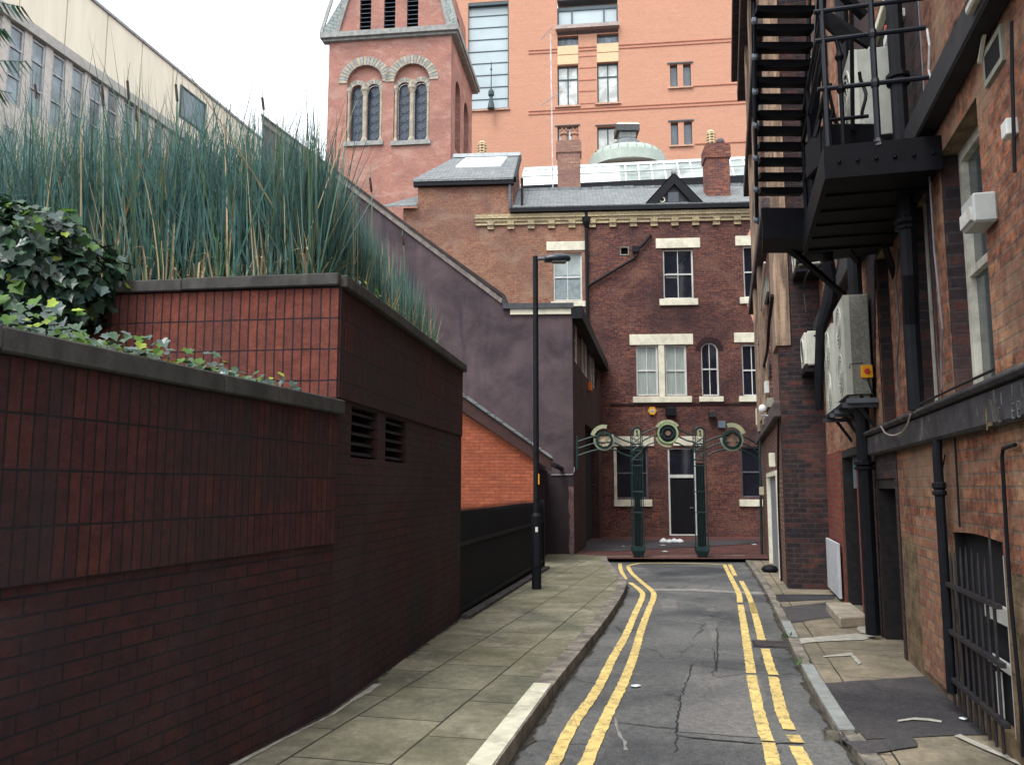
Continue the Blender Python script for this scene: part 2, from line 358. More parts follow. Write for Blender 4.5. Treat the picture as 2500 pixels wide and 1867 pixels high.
def flags(name, base, c2, moss, bw, bh, joint=.010):
    k = NT(name); p = k.uv
    wob = k.n('ShaderNodeVectorMath', {0: k.n('ShaderNodeTexNoise', {'Vector': p, 'Scale': 1.3, 'Detail': 3}).outputs[1], 'Scale': .03}, operation='SCALE').outputs[0]
    q = k.n('ShaderNodeVectorMath', {0: p, 1: wob}, operation='ADD').outputs[0]
    b = k.n('ShaderNodeTexBrick', {'Vector': q, 'Color1': C(base), 'Color2': C(c2), 'Mortar': (.028, .028, .022, 1), 'Scale': 1, 'Mortar Size': joint * .5, 'Mortar Smooth': .2, 'Brick Width': bw, 'Row Height': bh}, offset=.37)
    col = k.mix(1, b.outputs[0], k.ramp(k.noise(p, 1.6, 7, .68, .4), .37, .63, (.58, .6, .58, 1), (1.3, 1.28, 1.22, 1)), 'MULTIPLY')
    col = k.mix(1, col, k.ramp(k.noise(p, 12, 9, .85), .40, .60, (.76, .76, .74, 1), (1.22, 1.2, 1.18, 1)), 'MULTIPLY')
    col = k.mix(k.math('MULTIPLY', k.ramp(k.noise(p, 45, 3, .8), .5, .75), .3), col, C((.05, .05, .04)))
    col = k.mix(k.math('MULTIPLY', k.ramp(k.noise(p, .7, 6, .65, .5), .48, .66), .6), col, C(moss))
    col = k.mix(k.math('MULTIPLY', k.ramp(k.noise(k.vec((1, 3, 1)), 4.3, 4, .6), .72, .75), .5), col, C((.34, .33, .28)))
    return k.out(col, .85, k.math('SUBTRACT', k.math('MULTIPLY', k.noise(p, 40, 4), .35), b.outputs[1]), .008, .8, spec=.3)
FLAGS = flags('green_grey_flagstones', (.215, .205, .155), (.165, .162, .122), (.105, .102, .05), .92, .60, .016)
FLAGSR = flags('buff_flagstones', (.24, .205, .155), (.20, .175, .135), (.14, .125, .095), 1.4, .95, .014)
REDPAV = brick('red_brick_paving', (.13, .045, .038), (.095, .037, .034), (.06, .045, .042), .21, .105, .006, .5, (.17, .06, .045), .6, (.03, .025, .027), .6, .6, bump=.004, tone=.5)
KERB = plain('kerb_stone', (.20, .18, .148), .9, .35, 6, .010, c2=(.045, .038, .04), amt=.7)
KERBW = plain('white_painted_kerb', '#c9c6b2', .75, .1, 9, .004, c2='#8a8472', amt=.5, lo=.5, hi=.62)
def yellow_mat():
    k = NT('worn_yellow_paint'); p = k.uv
    col = k.mix(1, C('#dcc27c'), k.ramp(k.noise(p, 3, 6, .7), .38, .62, (.8, .8, .78, 1), (1.12, 1.12, 1.1, 1)), 'MULTIPLY')
    col = k.mix(k.math('MULTIPLY', k.ramp(k.noise(p, 11, 9, .85), .50, .60), .7), col, C((.10, .095, .085)))
    v = k.n('ShaderNodeTexVoronoi', {'Vector': p, 'Scale': 4.0}, feature='DISTANCE_TO_EDGE').outputs[0]
    col = k.mix(k.math('MULTIPLY', k.ramp(v, .006, .016, (1,1,1,1), (0,0,0,1)), .6), col, C((.16, .12, .05)))
    return k.out(col, .75, k.noise(p, 80, 3), .004, .6, spec=.3)
YEL = yellow_mat()

# ------------------------------------------------------------------ ground
def gp(x, y, dz=0): return Vector((x, y, gz(y) + dz))
mb = MB(); mb.poly([gp(-300, -200, -.02), gp(300, -200, -.02), gp(300, 400, -.02), gp(-300, 400, -.02)])
struct('ground', mb, ASPD)
KL = [(1483, 1366), (1484, 1378), (1502, 1401), (1524, 1423), (1529, 1441), (1516, 1473), (1484, 1524), (1448, 1575), (1390, 1650), (1350, 1705), (1242, 1867)]
KLw = [onG(x, y) for x, y in KL]
d = (KLw[-1] - KLw[-2]).normalized(); KLw.append(KLw[-1] + d * 6)
KR = [(1816, 1366), (1836, 1395), (1857, 1428), (1880, 1470), (1907, 1529), (1956, 1640), (2047, 1805), (2099, 1867)]
KRw = [onG(x, y) for x, y in KR]; d = (KRw[-1] - KRw[-3]).normalized(); KRw.append(KRw[-1] + d * 6)
def smooth_line(P, step=.12):
    out = []
    n = len(P)
    for i in range(n - 1):
        p0, p1, p2, p3 = P[max(i-1,0)], P[i], P[i+1], P[min(i+2,n-1)]
        m = max(1, int((p2 - p1).length / step))
        for k in range(m):
            t = k / m
            out.append(.5 * ((2*p1) + (p2-p0)*t + (2*p0-5*p1+4*p2-p3)*t*t + (3*p1-p0-3*p2+p3)*t**3))
    return out + [P[-1]]
KLs, KRs = smooth_line(KLw), smooth_line(KRw)
def ground_poly(pts, dz, mat, name):
    mb = MB(); lift = [gp(p.x, p.y, dz) for p in pts]
    for t in tessellate_polygon([[Vector((p.x, p.y, 0)) for p in pts]]): mb.poly([lift[i] for i in t])
    return struct(name, mb, mat)
ground_poly(list(reversed(KLs)) + KRs, 0, ASPH, 'road')
def side(P, i, w):
    t = (P[min(i+1,len(P)-1)] - P[max(i-1,0)]); t.z = 0; t.normalize(); return P[i] + Vector((-t.y, t.x, 0)) * w
KH = .10
KLin = [side(KLs, i, -.15) for i in range(len(KLs))]
# left pavement
left = [KLin[-1], Vector((-3.6, -3.5, 0)), Vector((-1.5, 5.97, 0)), Vector((-.95, 10.4, 0)), Vector((-.9, 16, 0)), Vector((.2, 23.3, 0))]
LP = [onG(1300, 1361, KH), onG(1483, 1362, KH)]
mbp = KLin + left[1:]
ground_poly(KLin + left[1:], KH, FLAGS, 'pavement_left')
# kerb stones left
def kerb(P, w, h, name, mat, L=.9, gap=.008, ret=None, jit=.004):
    mb = MB(); acc = 0; seg = [P[0]]; i0 = 0
    def emit(a, b):
        e = random.uniform(-jit, jit)
        for j in range(a, b):
            p, q = P[j], P[j+1]; ip, iq = side(P, j, w), side(P, j+1, w)
            if j == a: p = p + (q - p).normalized() * gap; ip = ip + (iq - ip).normalized() * gap
            lo = -.06
            mb.hexa([gp(p.x,p.y,lo),gp(q.x,q.y,lo),gp(iq.x,iq.y,lo),gp(ip.x,ip.y,lo),gp(p.x,p.y,h+e),gp(q.x,q.y,h+e),gp(iq.x,iq.y,h+e),gp(ip.x,ip.y,h+e)])
    a = 0
    for j in range(1, len(P)):
        acc += (P[j] - P[j-1]).length
        if acc > L or j == len(P) - 1: emit(a, j); a = j; acc = 0
    return struct(name, mb, mat)
cut = min(range(len(KLs)), key=lambda i: (KLs[i] - onG(1352, 1702)).length)
kerb(KLs[:cut + 1], -.15, KH + .004, 'kerb_left', KERB)
kerb(KLs[cut:], -.145, KH + .006, 'kerb_white', KERB)
mbw = MB(); Pn = KLs[cut:]
for j in range(len(Pn) - 1):
    o0, o1 = side(Pn, j, -.012), side(Pn, j+1, -.012); i0, i1 = side(Pn, j, -.15), side(Pn, j+1, -.15)
    mbw.hexa([gp(o0.x,o0.y,KH+.005),gp(o1.x,o1.y,KH+.005),gp(i1.x,i1.y,KH+.005),gp(i0.x,i0.y,KH+.005),gp(o0.x,o0.y,KH+.015),gp(o1.x,o1.y,KH+.015),gp(i1.x,i1.y,KH+.015),gp(i0.x,i0.y,KH+.015)])
struct('kerb_white_paint', mbw, KERBW)

# far paving court
RH = .09
y0 = onG(1480, 1363, RH).y
ground_poly([Vector((-1, y0 + .1, 0)), Vector((12, y0 - .2, 0)), Vector((14, 36, 0)), Vector((-2, 36, 0))], RH, REDPAV, 'paving_court')
mb = MB(); a, b = onG(1478, 1367), onG(1822, 1365)
mb.hexa([gp(a.x,a.y-.02,-.05),gp(b.x,b.y-.02,-.05),gp(b.x,b.y+.14,-.05),gp(a.x,a.y+.14,-.05),gp(a.x,a.y-.02,RH+.005),gp(b.x,b.y-.02,RH+.005),gp(b.x,b.y+.14,RH+.005),gp(a.x,a.y+.14,RH+.005)])
struct('kerb_end', mb, KERB)
# raised dark strip beside the end building
def strip(pix, dz, mat, name): return ground_poly([onG(x, y, dz) for x, y in pix], dz, mat, name)
strip([(1500, 1345), (1640, 1337), (1850, 1326), (1850, 1318), (1420, 1318), (1420, 1342)], RH + .012, ASPD, 'dark_strip')
# right pavement
RPH = .05
right = [Vector((6.9, 23.3, 0)), Vector((8.2, 23.4, 0)), Vector((6.2, 14, 0)), Vector((2.0, -3.5, 0))]
ground_poly(KRs + list(reversed(right)), RPH, FLAGSR, 'pavement_right')
kerb(KRs, .11, RPH + .010, 'kerb_right', KERB, L=.85)
mb = MB(); c0 = min(range(len(KRs)), key=lambda i: (KRs[i] - onG(1956, 1642)).length); c1 = min(range(len(KRs)), key=lambda i: (KRs[i] - onG(2046, 1803)).length)
c2 = min(range(len(KRs)), key=lambda i: (KRs[i] - onG(1907, 1529)).length); c3 = min(range(len(KRs)), key=lambda i: (KRs[i] - onG(1925, 1570)).length)
for s0, s1 in ((c0, c1), (c2, c3)):
    for j in range(s0, s1):
        o0, o1 = side(KRs, j, .004), side(KRs, j+1, .004); i0, i1 = side(KRs, j, .105), side(KRs, j+1, .105)
        mb.hexa([gp(o0.x,o0.y,RPH+.012),gp(o1.x,o1.y,RPH+.012),gp(i1.x,i1.y,RPH+.012),gp(i0.x,i0.y,RPH+.012),gp(o0.x,o0.y,RPH+.024),gp(o1.x,o1.y,RPH+.024),gp(i1.x,i1.y,RPH+.024),gp(i0.x,i0.y,RPH+.024)])
struct('kerb_right_pale', mb, plain('pale_kerb', (.26, .28, .27), .8, .15, 8, c2=(.14, .14, .13), amt=.5))
def jag(P, amp=.02, step=.08):
    out = []
    for i in range(len(P)):
        p, q = P[i], P[(i + 1) % len(P)]; m = max(1, int((q - p).length / step))
        for k in range(m): out.append(p.lerp(q, k / m) + Vector((random.uniform(-amp, amp), random.uniform(-amp, amp), 0)))
    return out
def patch(pix, mat, name, dz, amp=.015):
    return ground_poly(jag([onG(x, y, dz) for x, y in pix], amp), dz, mat, name)
patch([(1985, 1668), (2277, 1648), (2345, 1705), (2440, 1790), (2300, 1794), (2058, 1806)], ASPD, 'asphalt_patch', RPH + .006, .006)
patch([(2062, 1810), (2228, 1797), (2240, 1822), (2190, 1828), (2100, 1840)], ASPD, 'asphalt_patch', RPH + .010)
patch([(1897, 1482), (2018, 1470), (2052, 1502), (1912, 1522)], ASPD, 'asphalt_patch', RPH + .006)
patch([(1870, 1450), (2046, 1450), (2035, 1462), (1885, 1469)], ASPD, 'asphalt_patch', RPH + .006)
PALEFL = plain('pale_mortar', (.36, .35, .30), .85, .2, 9)
patch([(1930, 1560), (2090, 1545), (2135, 1552), (2110, 1560), (1990, 1566), (1935, 1572)], PALEFL, 'mortar_strip', RPH + .008)
patch([(2010, 1600), (2080, 1592), (2105, 1618), (2096, 1622), (2076, 1599), (2012, 1603)], PALEFL, 'mortar_strip', RPH + .008, .008)
patch([(2088, 1518), (2124, 1518), (2136, 1535), (2132, 1548), (2096, 1542)], PALEFL, 'mortar_strip', RPH + .010)
patch([(2330, 1795), (2500, 1870), (2500, 1862), (2345, 1790)], PALEFL, 'mortar_strip', RPH + .012, .006)
patch([(560, 1867), (700, 1797), (806, 1744), (850, 1712), (912, 1668), (930, 1668), (905, 1688), (860, 1712), (820, 1740), (720, 1790), (610, 1850), (580, 1867)], PALEFL, 'mortar_strip', KH + .006, .006)
patch([(2190, 1756), (2230, 1750), (2270, 1752), (2300, 1758), (2295, 1762), (2262, 1757), (2225, 1755), (2192, 1760)], PALEFL, 'mortar_strip', RPH + .014, .006)
# road repairs and scars
patch([(1610, 1463), (1652, 1462), (1656, 1492), (1618, 1492)], ASPM, 'road_patch', .004)
patch([(1700, 1472), (1740, 1474), (1746, 1500), (1716, 1500)], ASPM, 'road_patch', .004)
patch([(1722, 1514), (1755, 1516), (1748, 1560), (1740, 1566)], ASPM, 'road_patch', .004)
patch([(1665, 1665), (1690, 1625), (1850, 1640), (1870, 1690), (1860, 1800), (1655, 1785)], ASPM, 'road_patch', .004, .01)
SCAR = plain('pale_scar', (.22, .21, .195), .85, .25, 8)
patch([(1590, 1437), (1690, 1436), (1800, 1442), (1905, 1446), (1990, 1445), (1905, 1452), (1790, 1447), (1690, 1442), (1592, 1441)], SCAR, 'road_scar', .006)
patch([(1500, 1748), (1506, 1765), (1520, 1790), (1530, 1828), (1522, 1829), (1512, 1795), (1497, 1765)], SCAR, 'road_scar', .006)
patch([(1560, 1376), (1700, 1374), (1800, 1380), (1790, 1398), (1600, 1402)], ASPM2, 'road_patch', .004, .02)
patch([(1500, 1812), (1650, 1800), (1760, 1812), (1900, 1822), (1900, 1867), (1450, 1867)], ASPM2, 'road_patch', .004, .02)
CRK = plain('crack_fill', (.02, .02, .024), .9, .3, 20)
def crack(pix, w=.016, name='road_crack', dz=.006):
    P = smooth_line([onG(x, y, dz) for x, y in pix], .05); mb = MB(); L = []
    for i, p in enumerate(P):
        j = random.uniform(-.012, .012); L.append((side(P, i, w * random.uniform(.2, .6) + j), side(P, i, -w * random.uniform(.2, .6) + j)))
    for (a, b), (c, e) in zip(L, L[1:]): mb.poly([gp(a.x,a.y,dz), gp(b.x,b.y,dz), gp(e.x,e.y,dz), gp(c.x,c.y,dz)])
    return struct(name, mb, CRK)
crack([(1688, 1620), (1682, 1650), (1670, 1680), (1660, 1720), (1652, 1760), (1650, 1835)])
crack([(1490, 1762), (1560, 1768), (1655, 1778)])
crack([(1655, 1794), (1740, 1803), (1850, 1812), (1965, 1812)], .022)
crack([(1740, 1580), (1748, 1620), (1745, 1650), (1830, 1643), (1960, 1645)], .012)
crack([(1750, 1530), (1752, 1590), (1748, 1640)], .014)
crack([(1560, 1396), (1640, 1402), (1800, 1404)], .02)
DIRT = plain('wet_dirt', (.035, .030, .024), .95, .5, 14, .01, c2=(.09, .08, .05), amt=.5)
def dirt(P, w0, w1, dz, name='gutter_dirt'):
    P = smooth_line(P, .05); mb = MB(); L = []
    for i, p in enumerate(P):
        f = max(.004, w1 * (.6 + .9 * noise.noise(Vector((p.x * 2.2, p.y * 2.2, w1 * 9))) + 1.1 * noise.noise(Vector((p.x * 17, p.y * 17, 1)))))
        L.append((side(P, i, w0), side(P, i, w0 + (f if w1 > 0 else f)) if w1 > 0 else side(P, i, w0 - max(.004, -w1 * (.5 + 1.6 * noise.noise(Vector((p.x * 2.2, p.y * 2.2, 4))) + .8 * noise.noise(Vector((p.x * 13, p.y * 13, 2))))))))
    for (a, b), (c, e) in zip(L, L[1:]): mb.poly([gp(a.x,a.y,dz), gp(b.x,b.y,dz), gp(e.x,e.y,dz), gp(c.x,c.y,dz)])
    return struct(name, mb, DIRT)
dirt(KLs, .0, .045, .006); dirt(KRs, -.0, .09, .007) if False else None
dirt(KRs, .12, -.001, RPH + .007); dirt(list(reversed(KRs)), .0, .045, .006)
dirt(KRs, .11, -.02, RPH + .009)
dirt([onG(806 + (x - 806), y, KH) for x, y in ((1123, 1512), (1010, 1593), (900, 1672), (806, 1741))] + [onG(556, 1867, KH)], -.02, .05, KH + .004)
# ------------------------------------------------------------------ yellow lines
def yline(pix, w, name='yellow_line', dz=.008):
    P = smooth_line([onG(x, y, dz) for x, y in pix], .03); mb = MB(); L = []
    for i, p in enumerate(P):
        f = noise.noise(Vector((p.x * 9, p.y * 9, 3))) * .008; g = noise.noise(Vector((p.x * 9, p.y * 9, 9))) * .008
        f += noise.noise(Vector((p.x * 40, p.y * 40, 3))) * .005; g += noise.noise(Vector((p.x * 40, p.y * 40, 9))) * .005
        L.append((side(P, i, w / 2 + f), side(P, i, -w / 2 + g)))
    for (a, b), (c, e) in zip(L, L[1:]): mb.poly([gp(a.x,a.y,dz), gp(b.x,b.y,dz), gp(e.x,e.y,dz), gp(c.x,c.y,dz)])
    return struct(name, mb, YEL)
def z4(L): return [(1050 + x / 2.765, 1300 + y / 2.765) for x, y in L]
def z3(L): return [(1780 + x / 3.072, 1400 + y / 3.072) for x, y in L]
yline(z4([(720, 1760), (825, 1568), (965, 1290), (1130, 1050), (1230, 850), (1320, 690), (1385, 540), (1430, 440), (1425, 395), (1350, 335)]), .085)
yline(z4([(1318, 312), (1288, 250), (1282, 206)]), .085)
yline(z4([(940, 1760), (1045, 1568), (1130, 1375), (1205, 1210), (1300, 1020), (1375, 830), (1430, 640), (1480, 510), (1510, 430), (1495, 388), (1420, 325), (1360, 270), (1335, 225)]), .085)
yline(z4([(1335, 222), (1420, 206), (1600, 204), (1800, 206), (1985, 214)]), .10, dz=.012)
yline(z4([(1985, 212), (2030, 300), (2080, 400), (2092, 470)]), .085)
yline(z4([(2095, 485), (2115, 600), (2145, 790), (2168, 945)]), .085)
yline(z3([(166, 758), (195, 900), (250, 1130), (290, 1250)]), .085)
yline(z3([(295, 1262), (335, 1435), (385, 1640)]), .085)
yline(z4([(2022, 212), (2060, 290)]), .085)
yline(z4([(2100, 325), (2150, 420), (2195, 545)])[:3], .08)
yline(z3([(168, 215), (205, 340), (245, 500)]), .085)
yline(z3([(270, 560), (310, 700), (335, 755)]), .085)
yline(z3([(330, 770), (360, 900), (400, 1050), (455, 1165)]), .085)
yline(z3([(475, 1205), (515, 1262)]), .085)
yline(z3([(500, 1290), (580, 1435), (700, 1640)]), .085)
# ------------------------------------------------------------------ left planters
HX = .272; C0 = onG(806, 1741, KH); C0.z = 0; C1 = onG(1123, 1512, KH)
W1 = Fr(C0.x, C0.y, HX, 1, 1, -HX)            # lower planter front, s<0 towards camera
UBH = (C1.x - C0.x) / (C1.y - C0.y)
FB = Fr(C0.x, C0.y, UBH, 1, 1, -UBH)          # upper planter side along the street
FAp = Fr(C0.x, C0.y, -1, UBH, -UBH, -1)       # upper planter end facing the camera
ZL = W1.at(806, 972)[1]; ZU = FB.at(838, 674)[1]
LB = (FB.at(1128, 1200)[0])
top = ZL; L1 = -10.2
t = thing('lower_planter', 'long dark red brick planter wall in the left foreground with ivy trailing over its coping', 'planter wall', gp(-2.4, 2.5))
zs = top - .10 - .225 * 4
lb = MB().ext(W1, [(L1, -.3), (-.002, -.3), (-.002, zs + .002), (L1, zs + .002)], -.35, -.014)
part('brick_wall', lb, M_darkbrick, t)
def shift_uv(o, du, dv):
    uv = o.data.uv_layers[0]
    for q in uv.data: q.uv = (q.uv[0] + du, q.uv[1] + dv)
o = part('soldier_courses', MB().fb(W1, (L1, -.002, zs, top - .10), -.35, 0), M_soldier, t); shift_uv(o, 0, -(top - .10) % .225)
def coping(F, s0, s1, ztop, th, over, back, t, L=1.45, first=None, w=None):
    mb = MB(); s = s1
    ln = first or L
    while s > s0 + .01:
        e = max(s0, s - ln); ln = L
        j = random.uniform(-.003, .003)
        mb.fb(F, (e + .006, s, ztop - th + j, ztop + j), -back, over + j); s = e
    return mb
part('coping', coping(W1, L1, .03, top, .10, .045, .40, t), COPE, t, bevel=.008)
# upper planter
t = thing('upper_planter', 'tall red brick planter of reeds with stone coping and two louvred vents beside the pavement', 'planter wall', gp(-2, 9))
lv = [FB.rect(861, 1008, 925, 1118), FB.rect(944, 1022, 995, 1128)]
zsB = max(r[3] for r in lv) + .03; lv = [(r[0], r[1], min(q[2] for q in lv), zsB - .03) for r in lv]
wall = MB().ext(FB, [(0, -.5), (LB, -.5), (LB, zsB), (0, zsB)], -.35, -.012, holes=[rl(r) for r in lv])
wall.ext(FAp, [(0.36, -.3), (9, -.3), (9, ZU - .995), (0.36, ZU - .995)], -.35, -.012)
wall.fb(Fr(*(FB.pt(LB, 0).xy), *FAp.u.xy, UBH, 1), (0.36, 3, -.5, ZU - .1), -.35, -.002)
part('brick_wall', wall, M_darkbrick, t)
sb = MB().fb(FB, (0.013, LB, zsB, ZU - .09), -.35, 0)
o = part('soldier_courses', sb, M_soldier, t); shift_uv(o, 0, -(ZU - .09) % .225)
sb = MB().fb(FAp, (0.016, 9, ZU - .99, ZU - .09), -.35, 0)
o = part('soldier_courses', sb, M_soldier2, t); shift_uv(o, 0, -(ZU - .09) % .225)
cb = coping(FB, 0.0, LB + .03, ZU, .09, .045, .40, t, L=1.45, first=1.4)
cb2 = coping(Fr(C0.x, C0.y, *FAp.u.xy, *FAp.n.xy), .0, 9, ZU + .003, .09, .045, .40, t, L=1.3)
cb.v += []; off = len(cb.v); cb.v += cb2.v; cb.f += [tuple(i + off for i in f) for f in cb2.f]; cb.m += cb2.m
part('coping', cb, COPE, t, bevel=.008)
for r in lv:
    fr = MB().fb(FB, (r[0] - .0, r[1], r[2], r[3]), -.30, -.27)
    lo = part('louvre_vent', fr, VDARK, t)
    sl = MB(); n = 5
    for k in range(n):
        z = r[2] + (k + .25) * (r[3] - r[2]) / n; hgt = (r[3] - r[2]) / n * .75
        sl.hexa([FB.pt(r[0],z,-.04),FB.pt(r[1],z,-.04),FB.pt(r[1],z+.02,-.04),FB.pt(r[0],z+.02,-.04),FB.pt(r[0],z+hgt*.7,-.16),FB.pt(r[1],z+hgt*.7,-.16),FB.pt(r[1],z+hgt*.7+.02,-.16),FB.pt(r[0],z+hgt*.7+.02,-.16)])
    part('slats', sl, plain('louvre_grey', (.006, .006, .009), .6, .2, 9), lo)
# planter soil
SOIL = plain('soil', (.03, .024, .018), .98, .4, 9, .02)
mb = MB(); A = FB.pt(.3, ZU - .03, -.3); B = FB.pt(LB - .3, ZU - .03, -.3); Cc = B + Vector((-1, UBH, 0)) * 8.5; D = FAp.pt(9, ZU - .03, -.3)
mb.poly([A, B, Cc, D]); 
A = W1.pt(L1, ZL - .04, -.3); B = W1.pt(-.05, ZL - .04, -.3); D = FAp.pt(9, ZL - .04, .05)
mb.poly([A, B, FAp.pt(.3, ZL - .04, .05), D])
struct('planter_soil', mb, SOIL)
# ------------------------------------------------------------------ reeds
def leafmat(name, c, rough=.55, tr=.0):
    k = NT(name)
    col = k.mix(1, C(c), k.ramp(k.noise(k.ob, 2.5, 3), .3, .7, (.7, .72, .7, 1), (1.3, 1.28, 1.3, 1)), 'MULTIPLY')
    m = k.out(col, rough, spec=.35)
    if tr:
        k.b.inputs['Transmission Weight'].default_value = 0
        tb = k.n('ShaderNodeBsdfTranslucent', {'Color': col}); ms = k.n('ShaderNodeMixShader', {0: tr, 1: k.b.outputs[0], 2: tb.outputs[0]})
        k.t.links.new(ms.outputs[0], k.t.nodes['Material Output'].inputs[0])
    return m
RG = [leafmat('reed_blue_green', (.100, .205, .190), .5, .35), leafmat('reed_dark', (.052, .120, .116), .5, .3), leafmat('reed_mid', (.125, .255, .215), .5, .35),
      leafmat('reed_olive', (.10, .16, .075), .6, .2), leafmat('reed_straw', (.44, .34, .20), .8, .1), leafmat('reed_stem', (.13, .26, .14), .6, .2)]
def blade(mb, p, h, lean, az, w, mi, bend=.0, twist=0, segs=4, kink=None):
    dx, dy = math.cos(az), math.sin(az); wa = az + math.pi / 2 + twist; wx, wy = math.cos(wa) * w / 2, math.sin(wa) * w / 2
    i = len(mb.v); c = Vector(p); hz = 0
    for k in range(segs + 1):
        f = k / segs; off = lean * f + bend * f * f
        z = h * f - abs(bend) * .5 * f * f
        if kink and f > kink: z = h * kink - (f - kink) * h * .35; off = lean * f + (f - kink) * h * .8
        ww = (1 - f ** 2.2) * 1.0 if k < segs else .02
        q = c + Vector((dx * off, dy * off, z))
        mb.v += [q + Vector((wx * ww, wy * ww, 0)), q - Vector((wx * ww, wy * ww, 0))]
    for k in range(segs):
        a = i + 2 * k; mb.f.append((a, a + 1, a + 3, a + 2)); mb.m.append(mi)
rb = MB(); ZS = ZU - .03
rnd = random.Random(3)
def inplanter(q):   # upper bed point from (along FB, back from FB)
    return FB.pt(q[0], ZS, -q[1])
N = 18500
for i in range(N):
    s = rnd.uniform(.32, LB - .15)
    b = .30 + 5.9 * rnd.random() ** 1.15
    if s > 3.4 and b > 2.9: b = .3 + rnd.random() * 2.6
    if s > 2.2 and rnd.random() < .55: s = .35 + rnd.random() * 1.8
    p = inplanter((s, b))
    hmax = 1.90 - .13 * max(0, s - .8) - (.35 if b < .6 and s > 1 else 0)
    hmax *= 1 - .12 * max(0, (b - 4.2)) * .3
    if b < 2.2: hmax *= .84 + .07 * b
    h = hmax * (.55 + .45 * rnd.random() ** .6) * (1 + .14 * noise.noise(Vector((p.x * 1.3, p.y * 1.3, 0))))
    if rnd.random() < .05: h *= 1.0 + .3 * rnd.random()
    mi = rnd.choices([0, 1, 2, 3, 4], [36, 24, 24, 12, 5])[0]
    lean = abs(rnd.gauss(0, .20 if rnd.random() < .85 else .3)) * h; az = rnd.uniform(0, 6.28)
    if b < 1.3 and s > .8: az = rnd.uniform(1.2, 4.6); lean *= .55
    kink = rnd.uniform(.6, .85) if rnd.random() < .035 else None
    blade(rb, p, h, lean, az, rnd.uniform(.007, .018), mi, rnd.uniform(-.03, .13) * h, rnd.uniform(-.9, .9), 4, kink)
# pale dead stalks and bright stems just behind the coping
for i in range(620):
    if rnd.random() < .62: p = inplanter((.33 + rnd.random() * .25, .35 + rnd.random() * 4.8))
    else: p = inplanter((.4 + rnd.random() * 4.2, .32 + rnd.random() * .25))
    st = rnd.random() < .55; n = rnd.randint(2, 5)
    for k in range(n):
        blade(rb, p + Vector((rnd.uniform(-.02, .02), rnd.uniform(-.02, .02), 0)), rnd.uniform(.18, .80), rnd.uniform(0, .20), rnd.uniform(0, 6.28), rnd.uniform(.01, .02), 4 if st else 5,
              rnd.uniform(-.05, .12), rnd.uniform(-.5, .5), 3, rnd.choice([None, None, .5, .6]))
o = solo('reed_bed', rb, RG, 'dense blue green reeds growing out of the upper planter', 'reeds', kind='stuff', recalc=False)
CATH = plain('cattail_brown', (.045, .024, .02), .95, .3, 30)
cats = [(85, 205, 242), (249, 208, 262), (311, 196, 245), (330, 255, 298), (429, 205, 250), (640, 237, 270), (903, 433, 470), (982, 575, 600)]
cl = ['leftmost brown cattail, rising in front of the cream building windows', 'brown cattail with bent tip before the cream fascia', 'tall brown cattail before the cream cladding, its thin tip broken over',
      'short brown cattail low among the reeds beneath the fascia', 'tall brown cattail just left of the square window of the cream building', 'slim brown cattail standing against the white sky near the tower',
      'brown cattail in front of the tower base above the purple wall', 'small brown cattail low against the purple rendered wall']
for k, (x, ya, yb) in enumerate(cats):
    Y = 7.3 if k < 6 else (8.6 if k == 6 else 10)
    a, b = onY(x, ya, Y), onY(x + 4, yb, Y); base = Vector((b.x + .02, Y + .05, ZS))
    t = thing('cattail', cl[k], 'cattail', base, 'cattails in the reed bed')
    part('stem', MB().tube([base, base.lerp(b, .5) + Vector((.02, 0, 0)), b, a, a + Vector((.012, 0, .17))], [.006, .005, .005, .004, .0015], 5), RG[5], t)
    part('seed_head', MB().tube([b, b.lerp(a, .08), b.lerp(a, .92), a], [.004, .0125, .0125, .004], 8), CATH, t, smooth=True)
# ------------------------------------------------------------------ ivy
IV = [leafmat('ivy_dark', (.014, .034, .022), .3), leafmat('ivy_mid', (.035, .085, .035), .35, .15), leafmat('ivy_bright', (.095, .20, .03), .5, .45), leafmat('ivy_yellow', (.30, .40, .05), .5, .4), leafmat('ivy_blue', (.035, .068, .060), .22)]
LEAF = [(0, 0), (.26, -.10), (.44, .02), (.40, .25), (.54, .42), (.30, .58), (.12, .80), (0, 1.0), (-.12, .80), (-.30, .58), (-.54, .42), (-.40, .25), (-.44, .02), (-.26, -.10)]
LEAF2 = [(0, 0), (.38, .05), (.46, .4), (.2, .8), (0, 1.0), (-.2, .8), (-.46, .4), (-.38, .05)]
def leaf(mb, p, size, nrm, mi, rot=None, shape=LEAF):
    nrm = Vector(nrm).normalized(); ref = Vector((0, 0, -1)) if abs(nrm.z) < .9 else Vector((1, 0, 0))
    y = (ref - nrm * ref.dot(nrm)).normalized(); x = y.cross(nrm)
    q = rnd.uniform(-.9, .9) if rot is None else rot; y, x = y * math.cos(q) + x * math.sin(q), x * math.cos(q) - y * math.sin(q)
    i = len(mb.v); c = p + y * size * .4 - nrm * size * .04; mb.v.append(c)
    for a, b in shape: mb.v.append(p + x * a * size + y * b * size + nrm * (abs(a) * size * .22))
    n = len(shape)
    for k in range(n): mb.f.append((i, i + 1 + k, i + 1 + (k + 1) % n)); mb.m.append(mi)
ib = MB()
def ivn(): 
    return Vector((rnd.gauss(.15, .5), rnd.gauss(-.75, .4), rnd.gauss(.75, .5)))
cen = onY(40, 690, 6.0)
